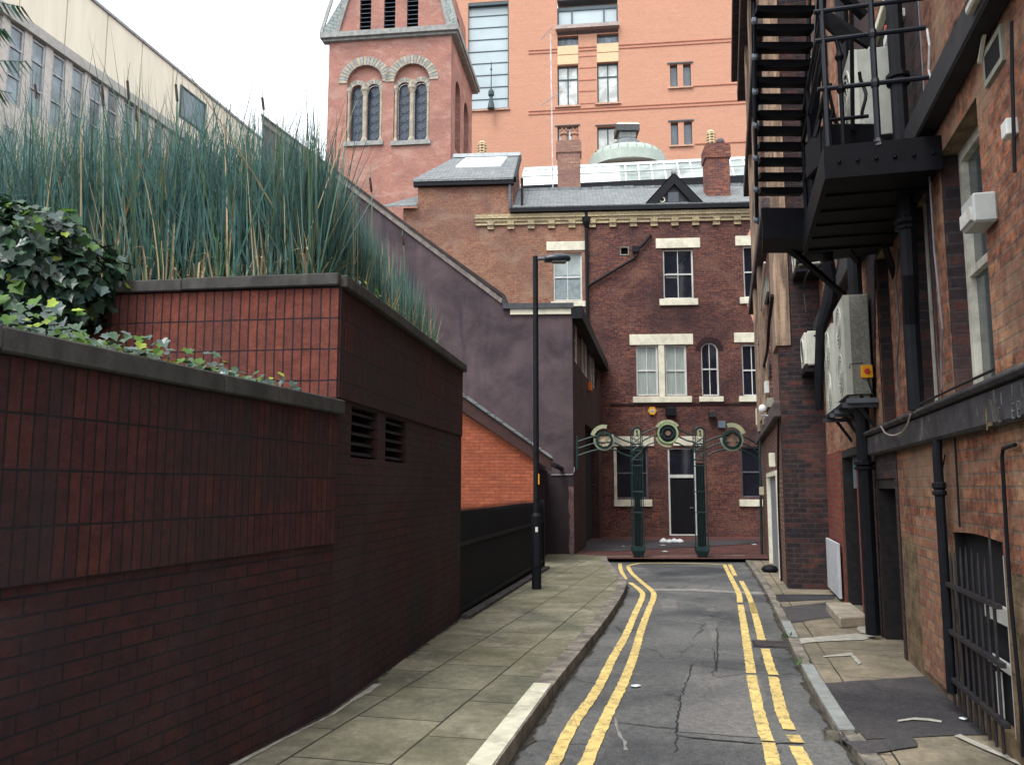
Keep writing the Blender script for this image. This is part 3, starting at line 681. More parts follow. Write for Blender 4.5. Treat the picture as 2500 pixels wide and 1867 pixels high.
for i in range(3600):    # the mound: shell of an ellipsoid
    u = Vector((rnd.gauss(0, 1), rnd.gauss(0, 1), rnd.gauss(0, 1))).normalized()
    if u.y > .5: continue
    r = rnd.uniform(.80, 1.04) * (1 + .13 * noise.noise(u * 2.2))
    p = cen + Vector((u.x * .80, u.y * .62, u.z * .58)) * r
    p.x -= .12
    if p.z < ZL - .05: continue
    topness = max(0, u.z)
    w = [42, 16 + 34 * topness, 2 + 7 * topness, .8 + 1.0 * topness, 13]
    leaf(ib, p, rnd.uniform(.04, .115), u * .9 + Vector((rnd.gauss(0, .5), rnd.gauss(-.3, .4), rnd.gauss(.4, .5))), rnd.choices(range(5), w)[0])
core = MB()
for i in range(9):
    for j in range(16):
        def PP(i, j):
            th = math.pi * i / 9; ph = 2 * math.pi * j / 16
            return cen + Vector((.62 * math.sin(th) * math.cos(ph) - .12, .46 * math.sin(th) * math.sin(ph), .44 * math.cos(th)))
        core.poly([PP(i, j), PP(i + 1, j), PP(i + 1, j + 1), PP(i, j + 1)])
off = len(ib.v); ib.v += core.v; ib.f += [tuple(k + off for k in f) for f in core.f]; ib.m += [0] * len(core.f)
# trail along the lower coping
s = -3.6
while s < -.55:
    dens = 7 if s < -1.9 else 3
    for k in range(dens):
        ss = s + rnd.uniform(-.05, .05); back = rnd.uniform(-.02, .34); hz = rnd.random() ** 1.6 * (.17 if s < -2.4 else .10) * (1 - max(0, (s + 1.2)) * .7)
        p = W1.pt(ss, ZL + .01 + hz, -back)
        leaf(ib, p, rnd.uniform(.032, .07), ivn() + Vector((0, 0, .5)), rnd.choices(range(5), [12, 30, 26, 6, 22])[0])
    s += .03
def spray(pts, n, sz=.04):
    P = [Vector(p) for p in pts]; ib.tube(P, .003, 4, 1)
    for k in range(n):
        f = (k + .5) / n * (len(P) - 1); i = int(f); q = P[i].lerp(P[i + 1], f - i)
        for sg in (-1, 1): leaf(ib, q + Vector((sg * .015, 0, rnd.uniform(-.01, .01))), sz * rnd.uniform(.7, 1.2), Vector((rnd.uniform(-.4, .4), -.5, .8)), rnd.choice([2, 2, 1, 3]), sg * 1.4, LEAF2)
spray([onY(545, 880, 6.2), onY(535, 840, 6.2), onY(548, 800, 6.2), onY(600, 765, 6.2)], 6)
spray([onY(275, 850, 6.3), onY(285, 800, 6.3), onY(292, 772, 6.3)], 3)
spray([onY(640, 920, 6.1), onY(655, 900, 6.1), onY(668, 882, 6.1)], 3)
spray([onY(520, 900, 6.1), onY(560, 880, 6.1)], 3)
# vine on the far coping
for k in range(70):
    ss = rnd.uniform(.5, 3.0); p = FB.pt(ss, ZU + .02 + rnd.random() * .1, -rnd.uniform(.02, .3)); leaf(ib, p, rnd.uniform(.03, .055), Vector((1, -.5, .8)), rnd.choice([2, 2, 1, 3, 4]))
solo('ivy', ib, IV, 'glossy green ivy mound at the left edge trailing along the planter coping', 'ivy', recalc=False)
# sumac fronds at the left edge
sb = MB()
for (x0, y0, x1, y1) in ((-60, 20, 52, 18), (-60, 175, 62, 150), (-70, 90, 8, 72), (-60, 235, 30, 228)):
    a, b = onY(x0, y0, 4.2), onY(x1, y1, 4.2); mid = a.lerp(b, .5) + Vector((0, 0, .03)); sb.tube([a, mid, b], .003, 4, 0)
    for k in range(9):
        f = .15 + .85 * k / 8; q = a.lerp(mid, f * 2) if f < .5 else mid.lerp(b, f * 2 - 1)
        for sg in (-1, 1): blade(sb, q, -.11 * (1.1 - .4 * f), .055, 0 if sg > 0 else .4, .034, rnd.choice([1, 0]), .01, rnd.uniform(-.5, .5), 3)
solo('sumac_branch', sb, [RG[2], IV[1]], 'feathery green leaf fronds poking in at the upper left edge', 'branch', recalc=False)
# ------------------------------------------------------------------ windows helper
def sash(F, r, parent, frame=WHT, pane=None, depth=.14, fw=.06, vb=1, hb=1, arch=False, name='window', bar=.028, out=.0, label=None, mid=.055):
    a, b, c, d = r; pane = pane or DARKGL; o0, o1 = -depth - .03, -depth + .04
    mb = MB()
    if arch:
        outer = archloop(r); w = (b - a) / 2; inner = archloop((a + fw, b - fw, c + fw, d - fw)); mb.ext(F, outer, o0, o1, holes=[inner])
    else:
        mb.fb(F, (a, a + fw, c, d), o0, o1); mb.fb(F, (b - fw, b, c, d), o0, o1); mb.fb(F, (a + fw, b - fw, c, c + fw), o0, o1 - .002); mb.fb(F, (a + fw, b - fw, d - fw, d), o0, o1 - .002)
    for k in range(1, vb + 1):
        x = a + (b - a) * k / (vb + 1); mb.fb(F, (x - bar / 2, x + bar / 2, c + fw, d - fw), o0 + .01, o1 - .015)
    for k in range(1, hb + 1):
        z = c + (d - c) * k / (hb + 1); h = mid if hb == 1 else bar; mb.fb(F, (a + fw, b - fw, z - h / 2, z + h / 2), o0 + .005, o1 - .008)
    w = part(name, mb, frame, parent, label)
    pm = MB()
    if arch: pm.ext(F, archloop((a + .01, b - .01, c + .01, d - .01)), o0 + .012, o0 + .02)
    else: pm.fb(F, (a + .01, b - .01, c + .01, d - .01), o0 + .012, o0 + .02)
    part('pane', pm, pane, w); return w
def blockpart(F, r, o0, o1, mat, parent, name, bevel=.006, label=None):
    return part(name, MB().fb(F, r, o0, o1), mat, parent, label, bevel=bevel)
# ------------------------------------------------------------------ street lamp
b = onG(1310, 1437, KH); lx, ly = b.x, b.y; zt = onY(1306, 624, ly).z
t = thing('street_lamp', 'slim black street lamp post on the left pavement with one arm to the right', 'street lamp', b)
part('column', MB().tube([(lx,ly,b.z-.02),(lx,ly,b.z+.0),(lx,ly,b.z+1.15),(lx,ly,b.z+1.2),(lx,ly,zt-.02),(lx,ly,zt)], [.078,.078,.078,.05,.044,.02], 14), BLK, t, smooth=False)
part('base_door', MB().box(lx-.045, lx+.045, ly-.088, ly-.07, b.z+.35, b.z+.9), BLK, t, bevel=.004)
ax = onY(1388, 630, ly).x
part('arm', MB().tube([(lx,ly,zt-.06),(lx+.10,ly,zt-.055),(lx+.22,ly,zt-.05)], [.03,.03,.028], 10), plain('grey_arm', (.09,.10,.12), .5, .2), t)
hm = MB(); x0, x1 = lx + .15, ax + .03; n = 12
for i in range(n):
    def sec(i):
        f = i / n; X = x0 + (x1 - x0) * f; hw = .115 * math.sin(math.pi * min(1, .22 + f * .62)) ** .6 * (1 if f < .9 else .8); up = (.085 * math.sin(math.pi * (.16 + .6 * f)) + .0) * (1 if f < 1 else .4); dn = -.045 + .02 * f
        zc = zt - .055
        return [(X, ly - hw, zc + dn), (X, ly - hw * .9, zc + up * .45), (X, ly - hw * .45, zc + up * .92), (X, ly + hw * .45, zc + up * .92), (X, ly + hw * .9, zc + up * .45), (X, ly + hw, zc + dn)]
    A, B = sec(i), sec(i + 1)
    for k in range(5): hm.poly([A[k], A[k+1], B[k+1], B[k]])
    hm.poly([A[5], A[0], B[0], B[5]])
    if i == 0: hm.poly(A)
    if i == n - 1: hm.poly(list(reversed(B)))
hd = part('lamp_head', hm, plain('lamp_shell', (.018, .028, .04), .25, .1), t, smooth=True)
part('lens', MB().box(x0 + .13, x1 - .07, ly - .075, ly + .075, zt - .125, zt - .095), glass('lens_grey', (.16, .18, .19), .3), hd, bevel=.01)
sy = onY(1311, 1156, ly).z; sy2 = onY(1311, 1182, ly).z
part('yellow_plate', MB().box(lx + .03, lx + .05, ly - .055, ly + .0, sy2, sy), plain('plate_yellow', '#d69a2d', .5, .1), t)
z1 = onY(1310, 1293, ly).z
part('number_plate', MB().box(lx - .02, lx + .022, ly - .083, ly - .078, z1 - .05, z1 + .05), WHT, t)
# ------------------------------------------------------------------ black railing fence
f0 = Vector((FB.pt(LB, 0, -.06).x, FB.pt(LB, 0, -.06).y, 0)); f1 = onG(1324, 1386, KH)
FF = Fr(f0.x, f0.y, f1.x - f0.x, f1.y - f0.y, 1, -.3); LF = (Vector((f1.x, f1.y, 0)) - f0).length
zf0 = FF.at(1128, 1246)[1]; zf1 = FF.at(1302, 1226)[1]; s1_ = FF.at(1302, 1226)[0]
t = thing('railing_fence', 'black spiked steel railing fence beyond the planter, behind the lamp post', 'fence', gp(f0.x, f0.y))
zz = lambda s: zf0 + (zf1 - zf0) * s / s1_
n = int(LF / .055); mb = MB()
bars = [(k + .5) * LF / n for k in range(n)]
bars_big, rest = bars[:100], bars[100:]
for s in bars_big:
    g = gz(FF.pt(s, 0).y); m = MB().fb(FF, (s - .014, s + .014, g - .02, zz(s)), -.012, .012)
    m.poly([FF.pt(s-.014,zz(s),.012),FF.pt(s+.014,zz(s),.012),FF.pt(s,zz(s)+.07,0)]).poly([FF.pt(s-.014,zz(s),-.012),FF.pt(s+.014,zz(s),-.012),FF.pt(s,zz(s)+.07,0)])
    part('bar', m, BLK, t)
m = MB()
for s in rest:
    g = gz(FF.pt(s, 0).y); m.fb(FF, (s - .014, s + .014, g - .02, zz(s)), -.012, .012); m.poly([FF.pt(s-.014,zz(s),.012),FF.pt(s+.014,zz(s),.012),FF.pt(s,zz(s)+.07,0)])
if rest: o = part('bars_far', m, BLK, t); o['kind'] = 'stuff'; o.name = 'bar_row'
m = MB()
for h in (.12, .92):
    m.hexa([FF.pt(0,zz(0)-1.35+h,-.03),FF.pt(LF,zz(LF)-1.35+h,-.03),FF.pt(LF,zz(LF)-1.35+h,.03),FF.pt(0,zz(0)-1.35+h,.03),FF.pt(0,zz(0)-1.3+h,-.03),FF.pt(LF,zz(LF)-1.3+h,-.03),FF.pt(LF,zz(LF)-1.3+h,.03),FF.pt(0,zz(0)-1.3+h,.03)])
part('rail', m, BLK, t)
part('backing_sheet', MB().hexa([FF.pt(0,-.3,-.05),FF.pt(LF,-.4,-.05),FF.pt(LF,-.4,-.035),FF.pt(0,-.3,-.035),FF.pt(0,zz(0)-.04,-.05),FF.pt(LF,zz(LF)-.04,-.05),FF.pt(LF,zz(LF)-.04,-.035),FF.pt(0,zz(0)-.04,-.035)]), VDARK, t)
part('end_post', MB().fb(FF, (LF - .04, LF + .05, gz(f1.y), zz(LF) + .03), -.05, .05), BLK, t)
m = MB(); ss = 0
while ss < LF - .3:
    e = min(LF - .1, ss + .95); m.hexa([FF.pt(ss+.01,gz(FF.pt(ss,0).y)-.05,.05),FF.pt(e,gz(FF.pt(e,0).y)-.05,.05),FF.pt(e,gz(FF.pt(e,0).y)-.05,.17),FF.pt(ss+.01,gz(FF.pt(ss,0).y)-.05,.17),
        FF.pt(ss+.01,gz(FF.pt(ss,0).y)+KH+.05,.05),FF.pt(e,gz(FF.pt(e,0).y)+KH+.05,.05),FF.pt(e,gz(FF.pt(e,0).y)+KH+.05,.17),FF.pt(ss+.01,gz(FF.pt(ss,0).y)+KH+.05,.17)]); ss = e
part('stone_base', m, COPE, t, bevel=.01)
# ------------------------------------------------------------------ orange shed
FS = Fr(0, 18.9, 1, .02, 0, -1)
P = lambda x, y: FS.at(x, y)
t = thing('orange_shed', 'bright orange brick outbuilding with sloping black roof edge behind the railings', 'outbuilding', gp(-.5, 18.9))
part('wall', MB().ext(FS, [P(1000, 1420), P(1307, 1400), P(1307, 1122), P(1127, 1006), P(1000, 922)], -.3, 0), M_orange, t)
part('side_wall', MB().fb(Fr(*FS.pt(P(1307,1200)[0]-.002, 0).xy, .12, 1, 1, 0), (0.01, 4.2, -.5, P(1307,1136)[1] - .05), -.25, 0), M_darkbrick, t)
v0, v1 = P(1000, 878), P(1346, 1122); w0, w1 = P(1000, 918), P(1346, 1150)
part('bargeboard', MB().ext(FS, [v0, v1, w1, w0], 0.0, .14), plain('brown_board', (.045, .018, .016), .7, .2), t)
x0, x1 = P(1000, 868), P(1350, 1116)
part('roof', MB().ext(FS, [x0, x1, (v1[0]+.05, v1[1]-.02), v0], -4.6, .2), SLATE, t)
part('gutter', MB().tube([FS.pt(P(1346,1130)[0]+.03, P(1346,1135)[1], .2), FS.pt(P(1346,1130)[0]+.6, P(1346,1135)[1], -4.2)], .06, 8), BLK, t)
# ------------------------------------------------------------------ purple rendered building
pb = onG(1402, 1352, KH)
FP = Fr(pb.x, pb.y, 1, -.05, 0, -1); P = lambda x, y: FP.at(x, y)
FE = Fr(6.28, 32.2, 1, -.07, 0, -1); PE = lambda x, y: FE.at(x, y)
cw = FE.pt(*PE(1472, 1310)); FPS = Fr(pb.x, pb.y, cw.x - pb.x, cw.y - pb.y, 1, -.2); LS = (Vector((cw.x, cw.y, 0)) - Vector((pb.x, pb.y, 0))).length - .05
t = thing('rendered_building', 'purple grey rendered gable end with a long sloping coping at the left of the court', 'building', gp(pb.x, pb.y))
zt0 = P(1402, 752)[1]
part('wall', MB().ext(FP, [(P(640,1350)[0], -.4), (0, -.4), (0, zt0), (P(1240, 752)[0], zt0), P(1232, 742), P(1040, 598), P(840, 447), P(640, 296)], -.35, 0), PURPLE, t)
c = [(1236, 741), (1040, 594), (840, 443), (640, 292)]
part('coping', MB().ext(FP, [P(x, y + 9) for x, y in c] + [P(x, y - 5) for x, y in reversed(c)], -.38, .06), plain('pale_coping', (.21, .185, .17), .85, .3, 7, .004, c2=(.12, .10, .10), amt=.5), t, bevel=.006)
part('verge_tiles', MB().ext(FP, [P(x, y - 5) for x, y in [(1240, 742)] + c[1:]] + [P(x, y - 12) for x, y in reversed([(1234, 734)] + c[1:])], -.42, .09), plain('dark_verge', (.03, .022, .024), .8, .3), t)
part('kneeler', MB().ext(FP, [P(1224, 742), P(1246, 756), P(1240, 735), P(1228, 722)], -.3, .10), COPE, t)
part('roof_fascia', MB().fb(FP, (P(1246, 756)[0], -.03, zt0 - .17, zt0 - .02), .0, .07), CREAMST, t)
part('flat_roof', MB().fb(FP, (P(1228, 745)[0], .04, zt0 - .02, zt0 + .12), -.6, .13), plain('roof_felt', (.06, .065, .075), .8, .2), t)
holes = []
wins = [(1401+1, 806, 1411, 904), (1427, 821, 1437, 921), (1446, 836, 1456, 934)]
zs0, zs1 = FPS.at(1432, 835)[1], FPS.at(1432, 918)[1]
for k, (x0, y0, x1, y1) in enumerate(wins):
    a = FPS.at(x0, 870)[0]; holes.append((max(a, .25), max(a, .25) + 1.0, zs1 - .05, zs0 + .1))
holes[0] = (.55, 1.45, holes[0][2], holes[0][3])
dr = (FPS.at(1430, 1200)[0], FPS.at(1463, 1200)[0], .05 - .3, FPS.at(1446, 1048)[1])
ws = MB().ext(FPS, [(-.0, -.5), (LS, -.5), (LS, zt0 - .1), (-.0, zt0 - .1)], -.3, 0, holes=[rl(h) for h in holes + [dr]])
part('side_wall', ws, brick('brown_side_brick', (.095, .045, .033), (.065, .032, .028), (.05, .035, .03), .225, .075, .009, .5, (.14, .07, .045), .6, soot_amt=.5, tone=.5), t)
for h in holes:
    sash(FPS, h, t, depth=.06, vb=0, hb=1, fw=.09)
blockpart(FPS, dr, -.3, -.27, VDARK, t, 'doorway')
part('side_fascia', MB().fb(FPS, (-.1, LS, zt0 - .30, zt0 + .03), .0, .28), BLK, t)
part('repair_strip', MB().ext(FP, [(-.13 + random.uniform(-.03,.03), gz(23)+.12 + k*.19) for k in range(10)] + [(-.0, gz(23)+.12 + 9*.19), (-.0, gz(23)+.12)], .0, .012), plain('pink_patch', (.17, .10, .10), .9, .3, 8, .01, c2=(.06, .04, .045)), t)
part('pipe', MB().tube([FP.pt(*P(1345, 1159), .03), FP.pt(*P(1398, 1158), .03), FP.pt(*P(1402, 1150), .03), FP.pt(*P(1402, 1140), .03)], .012, 5), plain('pale_cable', (.35, .35, .38), .6), t)
a = FPS.at(1436, 944)
solo('alarm_box', MB().fb(FPS, (a[0] - .12, a[0] + .14, a[1] - .13, a[1] + .15), .0, .12), plain('alarm_orange', '#d9731f', .5, .1), 'small orange alarm box under the side windows of the rendered building', 'alarm box', bevel=.01)
# ------------------------------------------------------------------ end building
t = thing('end_building', 'three storey dark red Victorian brick building with cream lintels closing the end of the alley', 'building', gp(6, 32))
EB = t
ze = PE(1500, 512)[1]; zb = PE(1135, 452)[1]; xL = PE(980, 800)[0]; xB0 = PE(1020, 500)[0]; xB1 = PE(1252, 500)[0]; xR = PE(1872, 900)[0]
W = dict(w1=(1351, 617, 1421, 734), w2=(1619, 608, 1693, 729), f1=(1553, 842, 1607, 966), f2=(1624, 842, 1677, 966), fa=(1712, 835, 1755, 966), f3=(1812, 840, 1862, 966),
         g1=(1500, 1092, 1582, 1217), g3=(1810, 1090, 1868, 1214), dt=(1632, 1094, 1700, 1312), w3=(1815, 600, 1865, 726))
RW = {k: FE.rect(*v) for k, v in W.items()}
RW['dt'] = RW['dt'][:2] + (gz(32) + .12, RW['dt'][3])
hl = [archloop(RW[k]) if k == 'fa' else rl(RW[k]) for k in RW]
vent = FE.rect(1516, 605, 1533, 621); hl.append(rl(vent))
xC = PE(1430, 600)[0]
part('wall', MB().ext(FE, [(xC, -.8), (xR, -.8), (xR, ze), (xC, ze)], -.3, 0, holes=[h for h in hl if min(q[0] for q in h) > xC]), M_vict, t)
part('pale_wall', MB().ext(FE, [(xL, -.8), (xC, -.8), (xC, ze), (xB1, ze), (xB1, zb), (xB0, zb), (xB0, PE(1010, 508)[1]), (xL, PE(1010, 508)[1])], -.3, 0, holes=[h for h in hl if max(q[0] for q in h) < xC]), M_victp, t)
CURT = plain('net_curtain', (.33, .38, .36), .6, .25, 14, c2=(.14, .17, .16), amt=.6, stretch=(9, 1, .1))
GREYGL = glass('grey_green_glass', (.30, .36, .35), .15, var=.25); GREYG2 = glass('curtained_glass', (.16, .19, .185), .12, var=.5, scale=4)
w_ = sash(FE, RW['w1'], t, pane=GREYGL); q_ = RW['w1']; part('blind', MB().fb(FE, (q_[0] + .06, q_[1] - .06, q_[2] + .05, q_[2] + (q_[3] - q_[2]) * .56), -.155, -.148), plain('grey_blind', (.21, .26, .27), .6, .2), w_)
w_ = sash(FE, RW['w2'], t); q_ = RW['w2']; part('paper', MB().fb(FE, (q_[0] + .12, q_[0] + .62, q_[2] + .85, q_[2] + 1.05), -.156, -.149), plain('dim_paper', (.13, .13, .13), .8, .2), w_); part('inner_rail', MB().bar(FE.pt(q_[0] + .62, q_[2] + 1.3, -.15), FE.pt(q_[0] + .9, q_[2] + 1.62, -.15), .05, .01), plain('dim_rail', (.10, .10, .11), .8), w_); sash(FE, RW['f1'], t, pane=CURT, fw=.07); sash(FE, RW['f2'], t, pane=CURT, fw=.07); sash(FE, RW['fa'], t, arch=True)
sash(FE, RW['f3'], t); sash(FE, RW['w3'], t)
GRF = plain('grey_window_frame', (.10, .10, .12), .6, .2)
sash(FE, RW['g1'], t, frame=GRF, vb=0); sash(FE, RW['g3'], t, frame=GRF, vb=0)
a, b_, c_, d_ = RW['dt']; zm = PE(1666, 1162)[1]
fm = MB()
for r in ((a, a + .07, c_, d_), (b_ - .07, b_, c_, d_), (a + .07, b_ - .07, zm - .06, zm + .06), (a + .07, b_ - .07, c_, c_ + .05), (a + .07, b_ - .07, d_ - .04, d_)): fm.fb(FE, r, -.14, -.04)
df = part('door', MB().fb(FE, (a + .07, b_ - .07, c_ + .05, zm - .06), -.12, -.08), plain('black_door', (.006, .006, .009), .6, .2, spec=.2), t, bevel=.004)
part('door_frame', fm, WHT, t)
part('transom_pane', MB().fb(FE, (a + .06, b_ - .06, zm + .05, d_ - .03), -.12, -.10), DARKGL, t)
part('handle', MB().fb(FE, (b_ - .24, b_ - .12, c_ + 1.02, c_ + 1.05), -.08, -.03), plain('steel', (.5, .5, .5), .3, metal=.8), df)
for nm, r in (('lintel', (1334, 590, 1428, 612)), ('lintel', (1601, 582, 1709, 606)), ('lintel', (1537, 816, 1692, 842)), ('lintel', (1795, 576, 1870, 600)), ('lintel', (1792, 812, 1870, 836)),
              ('lintel', (1486, 1065, 1596, 1089)), ('lintel', (1644, 1065, 1716, 1088)), ('sill', (1345, 736, 1430, 750)), ('sill', (1610, 730, 1704, 746)), ('sill', (1545, 968, 1689, 983)),
              ('sill', (1707, 968, 1766, 981)), ('sill', (1806, 726, 1870, 742)), ('sill', (1804, 967, 1870, 981)), ('sill', (1499, 1219, 1592, 1236)), ('sill', (1805, 1219, 1870, 1236))):
    q = FE.rect(*r); blockpart(FE, q, -.05 if nm == 'sill' else -.1, .09 if nm == 'sill' else .04, CREAMST, t, nm, .012)
blockpart(FE, FE.rect(1608, 842, 1623, 967), -.2, .02, CREAMST, t, 'mullion')
blockpart(FE, FE.rect(1499, 1092, 1506, 1219), -.02, .015, CREAMST, t, 'jamb')
ring = MB(); a, b_, c_, d_ = RW['fa']; ring.ring(FE, (a + b_) / 2, d_ - (b_ - a) / 2, (b_ - a) / 2, (b_ - a) / 2 + .2, 0, math.pi, -.02, .015, 12); part('window_arch', ring, M_darkbrick, t)
# yellow brick cornice with dentils
yb = PE(1500, 519)[1]; ym = PE(1500, 537)[1]; yl = PE(1500, 545)[1]; yd = PE(1500, 555)[1]; x0 = PE(1160, 530)[0]
m = MB().fb(FE, (x0, xR, ym, yb), 0, .10).fb(FE, (x0, xR, ym + .12, yb + .0), .10, .15)
sp_ = PE(1502, 530)[0] - PE(1452, 530)[0]; w_ = sp_ * .33; s = x0 + sp_ * .62; last = x0
while s < xR:
    m.fb(FE, (s, s + w_, yl - .02, ym), 0, .14).fb(FE, (s, s + w_, yd, yl - .035), 0, .09); m.fb(FE, (last + .01, s - .01, yl, ym - .03), 0, .07); last = s + w_; s += sp_
part('cornice', m, M_yel, t)
zg = PE(1500, 511)[1]
gx = PE(1246, 510)[0]
part('gutter', MB().fb(FE, (gx, xR, zg - .10, zg + .06), .0, .26), BLK, t)
# main roof
dr_, rise = 3.3, 1.95
zr = zg + .04
rf = MB().hexa([FE.pt(xB1, zr, .25), FE.pt(xR, zr, .25), FE.pt(xR, zr + rise, -dr_), FE.pt(xB1, zr + rise, -dr_), FE.pt(xB1, zr + .06, .27), FE.pt(xR, zr + .06, .27), FE.pt(xR, zr + rise + .06, -dr_), FE.pt(xB1, zr + rise + .06, -dr_)])
part('roof', rf, SLATE, t)
m = MB()
rr = random.Random(5); s = xB1
while s < xR: m.fb(FE.off(-dr_), (s, s + .44, zr + rise, zr + rise + .10 + rr.uniform(-.01, .03)), -.10, .12); s += .46
part('ridge_tiles', m, plain('grey_ridge', (.17, .19, .2), .8, .3), t)
# taller block to the left with its own roof
zbe = zb
FB2 = FE
part('block_gutter', MB().fb(FE, (xB0 - .15, xB1 + .05, zb - .06, zb + .12), -.02, .22), BLK, t)
rd, rh = 3.4, 2.35
qa = FE.pt(xB0 - .2, zb + .1, .25); qb = FE.pt(xB1 + .1, zb + .1, .25); qc = FE.pt(xB1 + .1, zb + .1 + rh, -rd); qd = FE.pt(xB0 + .95, zb + .1 + rh, -rd); up = Vector((0, 0, .08))
part('block_roof', MB().hexa([qa, qb, qc, qd, qa + up, qb + up, qc + up, qd + up]), SLATE, t)
part('block_ridge', MB().bar(qc + up * 1.8, qd + up * 1.8, .2, .16), plain('lead_ridge', (.45, .5, .52), .6, .1), t)
sky_l = part('roof_light', MB().hexa([qd.lerp(qa, u) .lerp(qc.lerp(qb, u), v) + up * k for k in (1, 1.9) for u, v in ((.50, .26), (.50, .80), (.09, .82), (.09, .22))]), plain('white_rooflight_frame', (.62, .66, .66), .5, .05), t)
for k in range(5):
    v0 = .285 + k * .105; g = [(.44, v0), (.44, v0 + .082), (.14, v0 + .082), (.14, v0)]
    part('roof_pane', MB().hexa([qd.lerp(qa, u).lerp(qc.lerp(qb, u), v) + up * kk for kk in (1.9, 2.0) for u, v in g]), glass('rooflight_glass', (.42, .48, .47) if k < 3 else (.62, .68, .68), .2), sky_l)
# block side wall (gable seen at right) and parapet
FG = Fr(*FE.pt(xB1, 0).xy, *(-FE.n).xy, 1, 0)
part('gable_wall', MB().ext(FG, [(0.001, zg - .5), (rd * 1.9, zg - .5), (rd * 1.9, zb), (rd, zb + rh), (0.001, zb)], -.1, .002), M_vict, t)
part('verge', MB().bar(FG.pt(-.25, zb + .08, .1), FG.pt(rd, zb + rh + .12, .1), .1, .22), BLK, t)
part('corner_pipe', MB().tube([FE.pt(xB1 - .12, zb, .1), FE.pt(xB1 - .12, zg + .1, .1)], .055, 8), plain('grey_pipe', (.10, .12, .15), .5), t)
part('parapet_post', MB().fb(FE, (xB1 + .32, xB1 + .42, zg + .1, zg + 1.35), -.1, .1), BLK, t)
# lower slate roof left of the block
l0, l1 = PE(935, 472), PE(1019, 510)
part('low_roof', MB().hexa([FE.pt(xL - .8, l1[1], .3), FE.pt(xB0, l1[1], .3), FE.pt(xB0, l1[1] + 1.25, -1.9), FE.pt(xL - .3, l1[1] + .95, -1.9), FE.pt(xL - .8, l1[1] + .06, .3), FE.pt(xB0, l1[1] + .06, .3), FE.pt(xB0, l1[1] + 1.31, -1.9), FE.pt(xL - .3, l1[1] + 1.0, -1.9)]), SLATE, t)
# dormer
a0, a1, ap = PE(1577, 502), PE(1714, 500), PE(1644, 428); FD = FE.off(.12)
inn = [(a0[0] + .42, a0[1] + .02), (a1[0] - .42, a1[1] + .02), (ap[0], ap[1] - .42)]
dm = part('dormer', MB().ext(FD, [(a0[0]+.1, a0[1]), (a1[0]-.1, a1[1]), (ap[0], ap[1] - .1)], -1.8, -.06), plain('dormer_boards', (.02, .022, .03), .6, .2), t)
part('bargeboard', MB().ext(FD, [a0, (a0[0] + .42, a0[1] + .02), (ap[0], ap[1] - .42), (a1[0] - .42, a1[1] + .02), a1, ap], -.02, .10), BLK, dm)
q = FE.rect(1630, 472, 1656, 496); part('dormer_window', MB().fb(FD, q, -.05, .0), glass('dormer_glass', (.03, .04, .06), .1), dm)
c_ = PE(1616, 490); part('vent_ring', MB().ring(FD, c_[0], c_[1], .075, .115, 0, 6.2832, -.05, .02, 16), CREAMST, dm)
part('finial', MB().lathe(FD.pt(ap[0], ap[1] - .02, 0), [(.10, 0), (.12, .05), (.11, .12), (.05, .2), (.0, .26)], 10), plain('grey_finial', (.22, .23, .22), .7), dm)
part('dormer_roof', MB().poly([FD.pt(a0[0]-.05, a0[1]+.02, .08), FD.pt(ap[0], ap[1]+.06, .08), FD.pt(ap[0], ap[1]+.06, -2.6), FD.pt(a0[0]-.05, a0[1]+.02, -1.0)]).poly([FD.pt(a1[0]+.05, a1[1]+.02, .08), FD.pt(ap[0], ap[1]+.06, .08), FD.pt(ap[0], ap[1]+.06, -2.6), FD.pt(a1[0]+.05, a1[1]+.02, -1.0)]), SLATE, dm)
# chimneys
POT = plain('terracotta_pot', (.38, .20, .13), .85, .2, 8, c2=(.18, .13, .12), amt=.5)
BUFF = plain('buff_pot', (.55, .43, .27), .8, .15, 8, c2=(.3, .22, .15), amt=.4)
def pot(x, y, z, h, r, par, crown=True):
    m = MB().lathe((x, y, z), [(r * 1.15, 0), (r * 1.1, h * .06), (r * .92, h * .1), (r * .82, h * .62), (r * 1.15, h * .66), (r * 1.15, h * .74), (r * .9, h * .8), (r * .95, h)], 12)
    if crown:
        for k in range(6):
            q = k * math.pi / 3; m.box(x + r * math.cos(q) - .03, x + r * math.cos(q) + .03, y + r * math.sin(q) - .03, y + r * math.sin(q) + .03, z + h * .95, z + h * 1.1)
    return part('chimney_pot', m, POT, par)
def louvpot(x, y, z, h, r, par):
    m = MB().lathe((x, y, z), [(r * 1.1, 0), (r * .8, h * .15), (r * .55, h * .16), (r * .55, h * .8), (r * .9, h * .82), (r * .6, h * .95), (.02, h)], 12)
    for k in range(4): zz_ = z + h * (.2 + k * .16); m.lathe((x, y, zz_), [(r * .6, 0), (r * 1.05, .02), (r * 1.0, .06), (r * .6, .09)], 12)
    for k in range(6):
        q = k * math.pi / 3; m.box(x + r * .85 * math.cos(q) - .025, x + r * .85 * math.cos(q) + .025, y + r * .85 * math.sin(q) - .025, y + r * .85 * math.sin(q) + .025, z + h * .15, z + h * .82)
    return part('chimney_pot', m, BUFF, par)
def chimney(px0, px1, ytop, ybot, off, dep, cap, mat):
    F = FE.off(-off); r = F.rect(px0, ytop, px1, ybot); zc = F.at((px0 + px1) / 2, cap)[1]
    m = MB().fb(F, (r[0] + .05, r[1] - .05, r[2] - 1.0, zc), -dep, 0).fb(F, (r[0], r[1], zc, r[3] - .1), -dep - .05, .05).fb(F, (r[0] + .04, r[1] - .04, r[3] - .1, r[3]), -dep, .02)
    return part('chimney', m, mat, t), F, r
